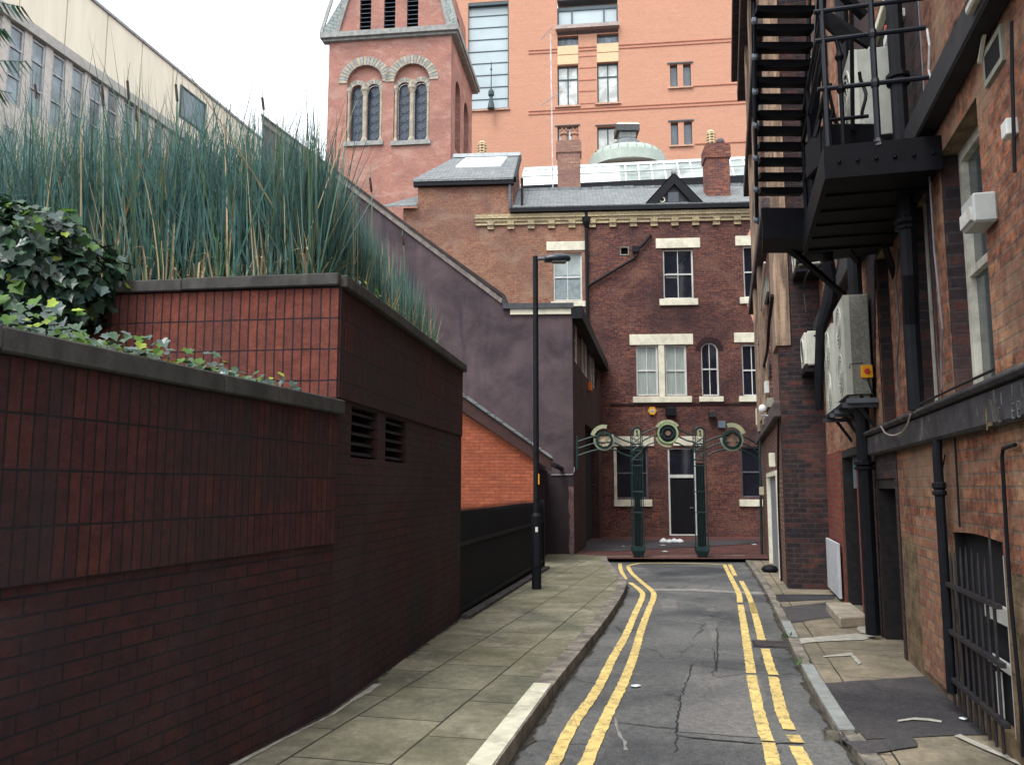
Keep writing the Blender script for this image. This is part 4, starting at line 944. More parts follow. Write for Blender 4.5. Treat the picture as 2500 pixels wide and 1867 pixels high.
ch, F, r = chimney(1722, 1785, 350, 492, 1.0, .9, 385, M_chim)
p = F.pt(*F.at(1740, 350), -.4); louvpot(p.x, p.y, p.z, .74, .19, ch)
p = F.pt(*F.at(1763, 350), -.4); part('cowl', MB().lathe(p, [(.14, 0), (.14, .15), (.17, .17), (.17, .28), (.1, .36), (.0, .38)], 10), plain('cowl_dark', (.10, .08, .09), .7), ch)
ch, F, r = chimney(1358, 1420, 342, 464, 3.4, .8, 372, brick('pink_chimney_brick', (.27, .14, .11), (.22, .11, .09), (.28, .21, .17), .23, .08, .010, .5, (.42, .24, .15), .7, (.16, .09, .09), .5, .6, tone=.4))
for x in (1377, 1403): p = F.pt(*F.at(x, 343), -.4); pot(p.x, p.y, p.z, .62, .17, ch)
# pipes on the facade
x = PE(1432, 600)[0]
dp = part('downpipe', MB().tube([FE.pt(x, zg - .05, .16), FE.pt(x, zg - .3, .12), FE.pt(x, PE(1432, 790)[1], .12)], .065, 8).lathe(FE.pt(x, zg - .75, .14), [(.07, 0), (.15, .2), (.17, .4), (.08, .42)], 10), BLK, t)
part('waste_pipe', MB().tube([FE.pt(*PE(1588, 577), -.05), FE.pt(*PE(1588, 577), .12), FE.pt(*PE(1572, 596), .12), FE.pt(*PE(1555, 612), .12), FE.pt(*PE(1553, 626), .12), FE.pt(*PE(1546, 634), .12), FE.pt(*PE(1436, 700), .12)], .055, 8).fb(FE, FE.rect(1543, 604, 1560, 618), .04, .2), BLK, t)
vp = part('air_vent', MB().fb(FE, vent, -.2, -.18), VDARK, t); part('vent_frame', MB().ext(FE, rl((vent[0]-.04, vent[1]+.04, vent[2]-.04, vent[3]+.04)), -.02, .02, holes=[rl(vent)]), OFFST, vp)
part('string_course', MB().fb(FE, (PE(1476,1)[0], xR, PE(1650, 989)[1], PE(1650, 984)[1]), 0, .04), M_darkbrick, t)
c_ = PE(1592, 1003)
al = thing('alarm_box', 'yellow hexagonal alarm box on the end building left of the dark floodlight', 'alarm box', FE.pt(c_[0], c_[1] - .15, 0))
part('box', MB().ext(FE, [(c_[0] + .165 * math.cos(k * math.pi / 3), c_[1] + .165 * math.sin(k * math.pi / 3)) for k in range(6)], .0, .09), plain('alarm_yellow', '#d9a02c', .5, .1), al, bevel=.01)
part('label', MB().fb(FE, (c_[0] - .08, c_[0] + .08, c_[1] - .05, c_[1] + .05), .09, .095), WHT, al)
m = MB()
for k, hh in enumerate((.03, .05, .04)): m.fb(FE, (c_[0] - .06 + k * .045, c_[0] - .03 + k * .045, c_[1] - .03, c_[1] - .03 + hh), .095, .098)
part('letters', m, BLK, al)
solo('floodlight', MB().fb(FE, FE.rect(1624, 996, 1649, 1017), .05, .35), BLK, 'black floodlight on the end building above the middle medallion', 'floodlight', bevel=.02)
solo('security_camera', MB().fb(FE, FE.rect(1728, 1006, 1744, 1020), .05, .35).tube([FE.pt(*PE(1746, 1015), 0), FE.pt(*PE(1746, 1015), .2)], .03), plain('dark_lens_case', (.03, .03, .035), .4), 'small dark camera high on the end building right of the floodlight', 'camera', bevel=.02)
solo('junction_box', MB().fb(FE, FE.rect(1752, 1028, 1770, 1045), .0, .12), plain('blue_grey_box', (.13, .17, .22), .5, .1), 'square blue grey box on the end building by the right post', 'box', bevel=.01)
m = MB().tube([FE.pt(*PE(x, y), .02) for x, y in ((1600, 992), (1640, 994), (1665, 986), (1690, 986))], .012, 4)
part('cable', m, BLK, EB)
# ------------------------------------------------------------------ gateway arch
g0, g1 = onG(1557, 1358, RH), onG(1715, 1362, RH)
GY = (g0.y + g1.y) / 2; FA_ = Fr(g0.x, GY, 1, 0, 0, -1); A_ = lambda x, y: FA_.at(x, y)
PM = plain('cream_green_disc_rim', (.34, .36, .22), .6, .2, 8, c2=(.16, .2, .14), amt=.5)
gw = thing('gateway_arch', 'teal green ornamental iron gateway with round medallions across the end of the alley', 'gateway', Vector((g0.x, GY, gz(GY) + RH)))
GDK = plain('teal_dark_panel', (.010, .034, .034), .55, .3)
def letter_one(s, z, h, par):
    m = MB().fb(FA_, (s - h * .10, s + h * .10, z, z + h), .145, .152).fb(FA_, (s - h * .24, s - h * .1, z + h * .70, z + h * .86), .145, .152).fb(FA_, (s - h * .24, s + h * .24, z, z + h * .12), .145, .152)
    part('numeral', m, GDK, par)
for cx, base in ((1557, g0), (1715, g1)):
    sx = A_(cx + (0 if cx < 1600 else 0), 1358)[0]; xt = A_(1551 if cx < 1600 else 1706, 1050)[0]; sx = (sx + xt) / 2 + (.02 if cx < 1600 else .0)
    z0 = gz(GY) + RH; zt_ = A_(1557, 1043)[1]; hw = .125
    m = MB()
    for a in (-hw, hw):
        for o in (-hw, hw): m.tube([FA_.pt(sx + a, z0 + .22, o), FA_.pt(sx + a, zt_ - hw, o)], .013, 6)
    for o in (-hw, hw):
        m.tube([FA_.pt(sx + hw * math.cos(math.pi * k / 10), zt_ - hw + hw * math.sin(math.pi * k / 10), o) for k in range(11)], .017, 6)
    H = zt_ - z0
    for f in (.34, .50, .70, .745, .815, .87): 
        z = z0 + H * f
        for o in (-hw, hw): m.tube([FA_.pt(sx - hw, z, o), FA_.pt(sx + hw, z, o)], .014, 5)
    for f0_, f1_ in ((.745, .815), (.87, .925), (.815, .87)):
        for o in (-hw, hw):
            m.tube([FA_.pt(sx - hw, z0 + H * f0_, o), FA_.pt(sx + hw, z0 + H * f1_, o)], .010, 5); m.tube([FA_.pt(sx + hw, z0 + H * f0_, o), FA_.pt(sx - hw, z0 + H * f1_, o)], .010, 5)
    for a in (-.075, -.038, 0, .038, .075): m.tube([FA_.pt(sx + a, z0 + .24, hw), FA_.pt(sx + a, z0 + H * .70, hw)], .006, 4)
    pst = part('post', m, TEAL, gw)
    part('post_core', MB().fb(FA_, (sx - .07, sx + .07, z0 + .22, z0 + H * .72), -.085, .07), BLK, pst)
    part('post_foot', MB().hexa([FA_.pt(sx - .09, z0, .09), FA_.pt(sx + .09, z0, .09), FA_.pt(sx + .09, z0, -.09), FA_.pt(sx - .09, z0, -.09), FA_.pt(sx - .15, z0 + .16, .15), FA_.pt(sx + .15, z0 + .16, .15), FA_.pt(sx + .15, z0 + .16, -.15), FA_.pt(sx - .15, z0 + .16, -.15)])
         .fb(FA_, (sx - .155, sx + .155, z0 + .16, z0 + .27), -.155, .155), GDK, pst)
    pl = part('numeral_plate', MB().ext(FA_, archloop((sx - .07, sx + .07, z0 + H * .925, z0 + H * .985)), .12, .145), PM, pst); letter_one(sx, z0 + H * .932, .12, pl) if False else None
    part('numeral', MB().fb(FA_, (sx - .014, sx + .014, z0 + H * .932, z0 + H * .976), .145, .152).fb(FA_, (sx - .034, sx - .014, z0 + H * .962, z0 + H * .971), .145, .152).fb(FA_, (sx - .034, sx + .034, z0 + H * .930, z0 + H * .935), .145, .152), GDK, pst)
def arcs(pix, off, name='arched_rail', r=.02):
    for k in range(3):
        pts = smooth_line([FA_.pt(*A_(x, y + off * k), .05) for x, y in pix], .1); part(name, MB().tube(pts, r, 6), TEAL, gw)
arcs([(1410, 1078), (1440, 1068), (1462, 1063), (1478, 1064)], 17)
arcs([(1478, 1062), (1500, 1064), (1520, 1074), (1541, 1081)], 17)
arcs([(1568, 1060), (1585, 1050), (1600, 1045), (1615, 1044)], 17)
arcs([(1640, 1044), (1655, 1048), (1675, 1058), (1697, 1063)], 17)
arcs([(1720, 1080), (1740, 1070), (1760, 1064), (1778, 1063)], 17)
arcs([(1795, 1062), (1815, 1066), (1835, 1076), (1853, 1090)], 17)
part('end_bar', MB().tube([FA_.pt(*A_(1409, 1064), .05), FA_.pt(*A_(1409, 1145), .05)], .025, 6), TEAL, gw); part('end_bar', MB().tube([FA_.pt(*A_(1854, 1062), .05), FA_.pt(*A_(1854, 1150), .05)], .025, 6), TEAL, gw)
GOLD = plain('mottled_glass_disc', (.34, .28, .18), .4, .5, 14, c2=(.62, .56, .42), amt=.7)
BRNZ = plain('bronze_disc', (.17, .10, .08), .5, .4, 14, c2=(.28, .19, .14), amt=.6)
DKD = plain('dark_disc', (.016, .016, .022), .4, .3)
for cx, cy, rad, dm_, up_ in ((1474, 1074, 21, GOLD, 1), (1629, 1058, 26, DKD, 0), (1785, 1073, 23, BRNZ, -1)):
    c_ = A_(cx, cy); R_ = rad * GY / FOC
    md = part('medallion', MB().ring(FA_, c_[0], c_[1], R_ * .78, R_ * 1.02, 0, 6.28319, .02, .09, 28).ring(FA_, c_[0], c_[1], R_ * .48 if up_ == 0 else R_ * .76, R_ * (.56 if up_ == 0 else .82), 0, 6.28319, .02, .11, 28), TEAL if up_ else GDK, gw)
    part('disc', MB().ring(FA_, c_[0], c_[1], .001, R_ * .78, 0, 6.28319, .03, .05, 24), dm_, md)
    if up_ == 0:
        part('rim', MB().ring(FA_, c_[0], c_[1], R_ * .82, R_ * .98, 0, 6.28319, .085, .10, 28), plain('pale_green_rim', (.25, .33, .17), .6, .3), md)
        part('crescent', MB().ring(FA_, c_[0], c_[1], R_ * 1.02, R_ * 1.28, R(35), R(150), .02, .08, 16), PM, md)
        part('crescent', MB().ring(FA_, c_[0], c_[1] - .03, R_ * 1.0, R_ * 1.2, R(195), R(285), .02, .08, 16), PM, md)
        part('boss', MB().ring(FA_, c_[0], c_[1], .001, R_ * .22, 0, 6.2832, .05, .13, 14), BRNZ, md)
    else:
        part('crescent', MB().ring(FA_, c_[0] , c_[1] + .04, R_ * 1.15, R_ * 1.6, R(75) if up_ == 1 else R(20), R(165) if up_ == 1 else R(108), .02, .06, 14), PM, md)
        part('rim', MB().ring(FA_, c_[0], c_[1], R_ * 1.0, R_ * 1.22, R(170), R(395), .03, .07, 20), plain('grey_green_rim', (.20, .25, .19), .6, .3), md)
# hedge-like plant in hanging basket brackets flanking the arch
# litter in the court
LIT = plain('white_litter', (.62, .64, .66), .7, .1)
def scrap(px, py, r, lab, mat=None, dz=None, n=7, h=.02, flat=.6):
    c = onG(px, py, dz if dz is not None else RH); m = MB(); pts = []
    rr = random.Random(px)
    for k in range(n):
        q = 6.283 * k / n; f = rr.uniform(.6, 1.2); pts.append((c.x + r * f * math.cos(q), c.y + r * f * math.sin(q) * flat * 2))
    for k in range(n):
        a, b = pts[k], pts[(k + 1) % n]; m.poly([(a[0], a[1], c.z + .004 + h * rr.random() * .3), (b[0], b[1], c.z + .004 + h * .2), (c.x, c.y, c.z + h + .004)])
    return solo('litter', m, mat or LIT, lab, 'litter', 'litter scraps lying on the ground')
m = MB(); c = onG(1640, 1325, RH + .01); rr = random.Random(2)
for k in range(4):
    cx_ = c.x + (-.25 + .17 * k); m.lathe((cx_, c.y + rr.uniform(-.05, .05), c.z), [(.12, 0), (.15, .04), (.11, .09), (.02, .12 + rr.uniform(0, .04))], 9)
solo('litter', m, LIT, 'crumpled white bag lying below the white framed door', 'litter', smooth=True)
scrap(1618, 1331, .13, 'small white wrapper beside the crumpled bag by the door')
scrap(1522, 1334, .09, 'scrap of white paper left of the left arch post')
scrap(1542, 1332, .07, 'brown card scrap close to the left arch post', plain('card', (.30, .17, .10), .8))
scrap(1842, 1329, .12, 'white paper scrap at the right end of the court')
scrap(1623, 1346, .08, 'tiny pale scrap on the red paving between the posts')
scrap(1553, 1674, .045, 'small white scrap on the road beside the yellow lines', dz=.008, h=.012)
scrap(2351, 1755, .035, 'small white pebble like scrap on the dark pavement patch', dz=RPH + .012, h=.012)
scrap(1868, 1390, .10, 'pale crumpled litter at the foot of the white side door', dz=RPH, h=.06)
m = MB(); c = onG(1880, 1396, RPH); m.lathe((c.x, c.y, c.z), [(.12, 0), (.18, .05), (.13, .12), (.02, .15)], 9)
solo('litter', m, BLK, 'small black bag at the foot of the white side door', 'litter', smooth=True)
# drain grate
gr = onG(1885, 1572, .006); t = thing('drain_grate', 'iron drain grate at the right kerb interrupting the yellow line', 'drain', gr)
d = Vector((FLATDIR.x, FLATDIR.y, 0)); x_ = Vector((d.y, -d.x, 0))
part('frame', MB().hexa([gr - x_*.2 - d*.19 + Vector((0,0,-.01)), gr + x_*.2 - d*.19 + Vector((0,0,-.01)), gr + x_*.2 + d*.19 + Vector((0,0,-.01)), gr - x_*.2 + d*.19 + Vector((0,0,-.01)), gr - x_*.2 - d*.19 + Vector((0,0,.004)), gr + x_*.2 - d*.19 + Vector((0,0,.004)), gr + x_*.2 + d*.19 + Vector((0,0,.004)), gr - x_*.2 + d*.19 + Vector((0,0,.004))]), BLKR, t)
m = MB()
for k in range(8): a = gr + d * (-.16 + k * .045) + Vector((0, 0, .008)); m.bar(a - x_ * .17, a + x_ * .17, .02, .012)
part('bars', m, plain('worn_iron', (.07, .06, .065), .5, .3), t)
# ------------------------------------------------------------------ glazed roof, dome, mast behind
FGR = Fr(6.0, 39.5, 1, -.12, 0, -1); G_ = lambda x, y: FGR.at(x, y)
t = thing('glazed_roof', 'long white glazed rooftop lantern behind the slate roof of the end building', 'glass roof', FGR.pt(*G_(1600, 450)))
a0, a1 = G_(1272, 456), G_(1860, 428); h = 1.25; dep = 1.6
zlo = lambda s: a0[1] + (a1[1] - a0[1]) * (s - a0[0]) / (a1[0] - a0[0])
zl = (a0[1] + a1[1]) / 2
RP = lambda f, g, o=0: FGR.pt(a0[0] + (a1[0] - a0[0]) * f, zlo(a0[0] + (a1[0] - a0[0]) * f) + 1.45 * g + o * .7, -dep * g + o)
part('kerb_upstand', MB().hexa([RP(0,0,.05)+Vector((0,0,-.5)), RP(1,0,.05)+Vector((0,0,-.5)), RP(1,0,-.1)+Vector((0,0,-.5)), RP(0,0,-.1)+Vector((0,0,-.5)), RP(0,0,.05), RP(1,0,.05), RP(1,0,-.1), RP(0,0,-.1)]), BLK, t)
sh = MB().poly([RP(0,0), RP(.56,0), RP(.56,1), RP(0,1)]); part('roof_sheet', sh, plain('white_sheet', (.72, .77, .78), .5, .06, 2), t)
sh = MB().poly([RP(.42,0,.004), RP(1,0,.004), RP(1,1,.004), RP(.42,1,.004)]); part('glazing', sh, glass('milky_glass', (.27, .31, .295), .35, .3, var=.25), t)
m = MB()
for k in range(19):
    f = k / 18; m.bar(RP(f, 0, .03), RP(f, 1, .03), .07, .05)
m.bar(RP(0, 1, .05), RP(1, 1, .05), .12, .14)
part('glazing_bars', m, plain('white_bar', (.74, .78, .78), .5, .05), t)
part('handrail', MB().tube([RP(0, .42, .14), RP(1, .42, .14)], .035, 6), plain('galv', (.33, .38, .36), .5, .1), t)
FDm = Fr(6, 43, 1, -.12, 0, -1); cD = FDm.at(1531, 392); c3 = FDm.pt(*cD)
t = thing('dome', 'shallow pale green ribbed metal dome with a louvred vent cap', 'dome', c3)
RD = 88 * 43 / FOC * 1.05; hD = .62
prof = [(RD * 1.05, -.6), (RD * 1.05, -.06), (RD, 0)] + [(RD * math.cos(q), hD * math.sin(q)) for q in [R(10 * k) for k in range(1, 9)]]
part('shell', MB().lathe(c3, prof, 40), plain('verdigris_metal', (.36, .42, .37), .6, .08, 3), t, smooth=False)
m = MB()
for k in range(26):
    q0 = 2 * math.pi * k / 26; m.tube([c3 + Vector((RD * math.cos(e) * math.cos(q0), RD * math.cos(e) * math.sin(q0), hD * math.sin(e) + .01)) for e in [R(10 * j) for j in range(0, 9)]], .03, 4)
part('ribs', m, plain('verdigris_rib', (.26, .33, .29), .6), t)
zt2 = cD[1] + hD * .95; u = 43 / FOC
part('drum', MB().lathe((c3.x, c3.y, zt2 - .1), [(36*u, 0), (36*u, 20*u), (30*u, 24*u), (30*u, 25*u)], 8), plain('grey_drum', (.17, .19, .20), .7, .15), t)
dv = part('vent_neck', MB().box(c3.x - 19*u, c3.x + 19*u, c3.y - 19*u, c3.y + 19*u, zt2 + 22*u, zt2 + 46*u), plain('grey_neck', (.22, .25, .25), .7, .1), t)
m = MB()
for k in range(4): m.box(c3.x - 21*u, c3.x + 21*u, c3.y - 21*u, c3.y + 21*u, zt2 + (26 + 5*k)*u, zt2 + (28 + 5*k)*u)
part('louvres', m, plain('pale_louvre', (.36, .38, .36), .6), dv)
part('vent_cap', MB().box(c3.x - 29*u, c3.x + 29*u, c3.y - 29*u, c3.y + 29*u, zt2 + 40*u, zt2 + 55*u), plain('cap_side', (.05, .055, .06), .6), t)
part('cap_roof', MB().hexa([(c3.x-30*u,c3.y-30*u,zt2+55*u),(c3.x+30*u,c3.y-30*u,zt2+55*u),(c3.x+30*u,c3.y+30*u,zt2+55*u),(c3.x-30*u,c3.y+30*u,zt2+55*u),(c3.x-25*u,c3.y-25*u,zt2+62*u),(c3.x+25*u,c3.y-25*u,zt2+62*u),(c3.x+25*u,c3.y+25*u,zt2+62*u),(c3.x-25*u,c3.y+25*u,zt2+62*u)]), plain('cap_cream', (.50, .46, .36), .7), t)
# tv mast
FM_ = Fr(4, 37.5, 1, -.1, 0, -1); a = FM_.pt(*FM_.at(1350, 440)); b = FM_.pt(*FM_.at(1344, 85))
t = thing('antenna_mast', 'tall thin television aerial mast standing on the rear roof', 'aerial', a)
part('pole', MB().tube([a - Vector((0, 0, .6)), b], .035, 6), plain('mast_grey', (.50, .47, .47), .5, .3, 3), t)
for (x0, y0, x1, y1) in ((1322, 96, 1352, 76), (1321, 258, 1375, 231)):
    p, q = FM_.pt(*FM_.at(x0, y0), .0), FM_.pt(*FM_.at(x1, y1), .4); m = MB().tube([p, q], .018, 4)
    for k in range(9): c_ = p.lerp(q, k / 8); m.tube([c_ - Vector((0, 0, .10)), c_ + Vector((0, 0, .10))], .008, 3)
    part('aerial', m, plain('aerial_grey', (.36, .33, .34), .5), t)
# terracotta pot behind the block
FBk = Fr(-2, 38, 1, -.1, 0, -1); p = FBk.pt(*FBk.at(1176, 378)); t = thing('rear_chimney', 'grey capped chimney stack with one buff louvred pot behind the left slate roof', 'chimney', p - Vector((0, 0, 2.4)))
q = FBk.rect(1104, 377, 1222, 390); part('stack', MB().fb(FBk, (q[0] + .1, q[1] - .1, q[2] - 2.2, q[2]), -.8, 0), M_victp, t); part('cap', MB().fb(FBk, q, -.85, .06), plain('grey_cap', (.16, .19, .21), .7), t)
louvpot(p.x, p.y + .4, p.z, .85, .21, t)
# ------------------------------------------------------------------ church tower
FT = Fr(-3.3, 45, 1, -.12, 0, -1); T_ = lambda x, y: FT.at(x, y)
LF_ = T_(800, 250)[0]; RT = T_(1101, 250)[0]; TW = RT - LF_
cr = FT.pt(RT, 0); FTS = Fr(cr.x, cr.y, .12, 1, 1, 0); DP = TW * .98
zc0, zc1 = T_(1000, 93)[1], T_(1000, 75)[1]
tw = thing('church_tower', 'pinkish brick church tower with paired arched louvre windows and striped arches', 'tower', gp(-5, 46))
STN = plain('tower_stone', (.37, .33, .25), .85, .2, 4, c2=(.2, .2, .19), amt=.5); STG = plain('tower_grey_stone', (.26, .27, .26), .85, .2, 4)
la = [FT.rect(846, 200, 933, 351), FT.rect(961, 196, 1048, 349)]; la = [(a, b, c, T_(890, 160)[1] if k == 0 else T_(1005, 156)[1]) for k, (a, b, c, d) in enumerate(la)]
def arch_at(r): return archloop(r, n=16)
part('wall', MB().ext(FT, [(LF_, -2), (RT, -2), (RT, zc0), (LF_, zc0)], -.5, 0, holes=[arch_at(r) for r in la]), M_tower, tw)
sideh = []
for f0_, f1_ in ((.18, .42), (.58, .82)): sideh.append((DP * f0_, DP * f1_, la[0][2], la[0][3] - .3))
part('side_wall', MB().ext(FTS, [(0.002, -2), (DP, -2), (DP, zc0), (0.002, zc0)], -.5, 0, holes=[archloop(h) for h in sideh]), M_tower, tw)
for h in sideh: blockpart(FTS, h, -.45, -.4, VDARK, tw, 'side_opening', 0)
m = MB().fb(FTS, (.001, DP, -2, zc0), -TW, -TW + .4); part('rear_wall', m, M_tower, tw)
part('cornice', MB().fb(FT, (LF_ - .35, RT + .35, zc0, zc0 + .14), -.2, .2).fb(FT, (LF_ - .45, RT + .45, zc0 + .14, zc1), -.2, .38).fb(FTS, (.2, DP + .3, zc0, zc0 + .14), -.2, .35).fb(FTS, (.2, DP + .4, zc0 + .14, zc1 + .002), -.2, .45), STG, tw)
for r in la:
    a, b, c, d = r; w = (b - a); m_ = (a + b) / 2; zsp = d - w / 2
    lz = T_(890, 220)[1]; hw = w * .205
    l1, l2 = (a + w * .085, a + w * .46, c + .12, lz + hw), (b - w * .46, b - w * .085, c + .12, lz + hw)
    part('tympanum', MB().ext(FT, archloop((a, b, c, d), n=16), -.42, -.22, holes=[archloop(l1), archloop(l2)]), M_tower, tw)
    m = MB()
    for k in range(21):
        q0, q1 = math.pi * k / 21, math.pi * (k + 1) / 21; m.ring(FT, m_, zsp, w / 2, w / 2 + .5, q0 + .01, q1 - .01, -.1, .05, 1, k % 2)
    part('striped_arch', m, [STN, STG], tw)
    part('sill', MB().fb(FT, (a - .1, b + .1, c - .15, c + .1), -.3, .15), STG, tw)
    for l in (l1, l2):
        lw = (l[1] - l[0]) / 2; lm = (l[0] + l[1]) / 2; m = MB()
        for k in range(9): m.ring(FT, lm, l[3] - lw, lw, lw + .28, math.pi * k / 9 + .02, math.pi * (k + 1) / 9 - .02, -.24, -.19, 1, k % 2)
        part('small_arch', m, [STN, STG], tw)
        lp = part('louvred_light', MB().ext(FT, archloop(l), -.5, -.44), glass('tower_dark_glass', (.022, .04, .07), .3), tw)
        m = MB(); H = l[3] - l[2]; n = 6
        for k in range(n):
            z0_, z1_ = l[2] + H * .88 * k / n, l[2] + H * .88 * (k + 1) / n; zm_ = (z0_ + z1_) / 2
            for p_, q_ in (((l[0], z0_), (l[1], z1_)), ((l[1], z0_), (l[0], z1_)), ((l[0], zm_), (l[1], zm_))): m.bar(FT.pt(*p_, -.42), FT.pt(*q_, -.42), .028, .02)
        m.bar(FT.pt(lm, l[2], -.42), FT.pt(lm, l[3], -.42), .03, .02)
        part('lattice', m, plain('lattice_blue', (.075, .11, .15), .6), lp)
    m = MB()
    for x in (a + .09, m_, b - .09):
        rr_ = .13 if x == m_ else .08; p_ = FT.pt(x, c + .1, -.12)
        m.lathe(p_, [(rr_ * 1.7, 0), (rr_ * 1.7, .12), (rr_, .3), (rr_, lz - c - .45), (rr_ * 1.5, lz - c - .2), (rr_ * 1.9, lz - c - .1), (rr_ * 1.9, lz - c + .08)], 10)
    part('colonnettes', m, STN, tw)
# broached upper stage
zt3 = zc1 + 3.4; ins = 1.15
part('upper_stage', MB().ext(FT, [(LF_ + .45, zc1), (RT - .2, zc1), (RT - .95, zt3), (LF_ + 1.35, zt3)], -.4, -.02, holes=[rl((x - .33, x + .33, zc1 + .1, zt3 - .3)) for x in [T_(q, 40)[0] for q in (892, 951, 1007)]]), M_tower, tw)
for q in (892, 951, 1007):
    x = T_(q, 40)[0]; lo = part('belfry_louvre', MB().fb(FT, (x - .33, x + .33, zc1 + .1, zt3 - .3), -.4, -.36), VDARK, tw); m = MB()
    for k in range(11): z = zc1 + .15 + k * .27; m.hexa([FT.pt(x-.33,z,-.05),FT.pt(x+.33,z,-.05),FT.pt(x+.33,z+.03,-.05),FT.pt(x-.33,z+.03,-.05),FT.pt(x-.33,z+.17,-.3),FT.pt(x+.33,z+.17,-.3),FT.pt(x+.33,z+.2,-.3),FT.pt(x-.33,z+.2,-.3)])
    part('slats', m, plain('louvre_slate', (.045, .07, .10), .7, .2), lo)
for s0, s1, t0, t1 in ((LF_ - .4, LF_ + .45, LF_ + .9, LF_ + 1.35), (RT + .4, RT - .2, RT - .5, RT - .95)):
    m = MB().poly([FT.pt(s0, zc1, .3), FT.pt(s1, zc1, .02), FT.pt(t1, zt3, .0), FT.pt(t0, zt3, -.8)]); m.poly([FT.pt(s0, zc1, .3), FT.pt(s0, zc1, -1.2), FT.pt(t0, zt3, -.8)]); part('broach', m, SLATEL, tw)
for s1, t1 in ((LF_ + .42, LF_ + 1.32), (RT - .17, RT - .92)): part('hip_stone', MB().bar(FT.pt(s1, zc1, .05), FT.pt(t1, zt3, .03), .24, .16), STG, tw)
part('hip_stone', MB().bar(FT.pt(LF_ - .4, zc1, .3), FT.pt(LF_ + .2, zt3, -.4), .18, .16), STG, tw)
part('upper_side', MB().ext(FTS, [(.3, zc1), (DP - .2, zc1), (DP - .9, zt3), (1.2, zt3)], -1.1, -.3, holes=[archloop((DP * .42, DP * .62, zc1 + .4, zc1 + 2.6))]).fb(FTS, (DP * .4, DP * .64, zc1 + .3, zc1 + 2.8), -.8, -.7), M_tower, tw)
# ------------------------------------------------------------------ modern orange building
FM = Fr(8, 60, 1, -.12, 0, -1); M_ = lambda x, y: FM.at(x, y)
mo = thing('modern_block', 'large smooth orange brick block with green tinted glazing rising behind the roofs', 'building', gp(8, 60))
DGRN = plain('dark_green_frame', (.045, .07, .085), .5, .15); SKG = glass('sky_tinted_glass', (.38, .46, .49), .08, var=.08, scale=.3); SKG2 = glass('pale_curtain_glass', (.50, .54, .52), .15, var=.3, scale=1.2)
PAN = plain('cream_panel', (.62, .46, .28), .7, .06)
bay = FM.rect(1142, 5, 1242, 268); gb = FM.rect(1360, -60, 1508, 85)
whs = dict(a=(1361, 160, 1412, 259), b=(1458, 153, 1510, 252), c=(1361, 70, 1412, 112), d=(1457, 66, 1510, 106), e=(1361, 308, 1412, 347), f=(1458, 309, 1510, 365), n1=(1636, 158, 1654, 214), n2=(1668, 156, 1687, 212), n3=(1638, 299, 1656, 355), n4=(1670, 297, 1690, 354))
rw = {k: FM.rect(*v) for k, v in whs.items()}
xl_, xr_ = M_(1090, 300)[0], M_(1990, 300)[0]; ztop = M_(1500, -70)[1]
part('wall', MB().ext(FM, [(xl_, -2), (xr_, -2), (xr_, ztop + 2), (xl_, ztop + 2)], -.5, 0, holes=[rl(bay), rl((gb[0], gb[1], M_(1430, 84)[1], ztop + 1))] + [rl((r[0], r[1], r[2], min(r[3], M_(1430, 86)[1]) if k in 'cd' else r[3])) for k, r in rw.items()]), M_modern, mo)
gz_ = part('glazed_bay', MB().fb(FM, bay, -.4, -.35), SKG, mo)
m = MB().fb(FM, (bay[0], bay[1], bay[2], bay[2] + .12), -.35, -.05).fb(FM, (bay[0], bay[1], bay[3] - .25, bay[3]), -.35, -.02).fb(FM, (bay[1] - .08, bay[1], bay[2], bay[3]), -.35, -.05)
for k in range(1, 9): z = bay[2] + (bay[3] - bay[2]) * k / 9; m.fb(FM, (bay[0], bay[1], z - .035, z + .035), -.35, -.31)
part('mullions', m, DGRN, gz_)
for k in 'abef': sash(FM, rw[k], mo, frame=DGRN, pane=SKG2, depth=.3, vb=1, hb=0 if k in 'ef' else 0, fw=.10, bar=.10)
m = MB()
for k in 'ab':
    r = rw[k]; z = r[2] + (r[3] - r[2]) * .68; m.fb(FM, (r[0] + .1, r[1] - .1, z - .05, z + .05), -.31, -.25)
part('transoms', m, DGRN, mo)
for k in ('c', 'd'):
    r = rw[k]; sash(FM, (r[0], r[1], r[2], min(r[3], M_(1430, 86)[1])), mo, frame=DGRN, pane=glass('dim_glass', (.10, .14, .17), .1, var=.6, scale=2), depth=.3, vb=2, hb=0)
for k in ('n1', 'n2', 'n3', 'n4'): sash(FM, rw[k], mo, frame=DGRN, pane=glass('slot_glass', (.10, .13, .16), .15), depth=.3, vb=0, hb=0, fw=.05, name='slot_window')
for r in ((1361, 113, 1412, 134), (1361, 136, 1412, 158), (1457, 107, 1510, 128), (1457, 130, 1510, 152)): blockpart(FM, FM.rect(*r), 0, .06, PAN, mo, 'cream_panel', 0)
for r in ((1355, 259, 1417, 263), (1453, 252, 1516, 256), (1453, 366, 1500, 370), (1631, 213, 1692, 217), (1634, 355, 1693, 359), (1138, 268, 1245, 272)): blockpart(FM, FM.rect(*r), 0, .15, plain('tan_sill', (.45, .28, .2), .8), mo, 'sill', 0)
for r in ((1629, 153, 1692, 156), (1631, 294, 1694, 297), (1355, 306, 1416, 308), (1453, 305, 1515, 307)): blockpart(FM, FM.rect(*r), 0, .08, DGRN, mo, 'lintel', 0)
zg0, zg1 = M_(1430, 63)[1], M_(1430, 18)[1]
bp = part('recessed_bay', MB().fb(FM, (gb[0], gb[1], M_(1430, 84)[1], ztop + 1), -1.2, -1.1), plain('bay_shadow_panel', (.30, .26, .24), .8), mo)
part('bay_glass', MB().fb(FM, (gb[0] + .1, gb[1] - .1, zg0, zg1), -.5, -.45), SKG, bp)
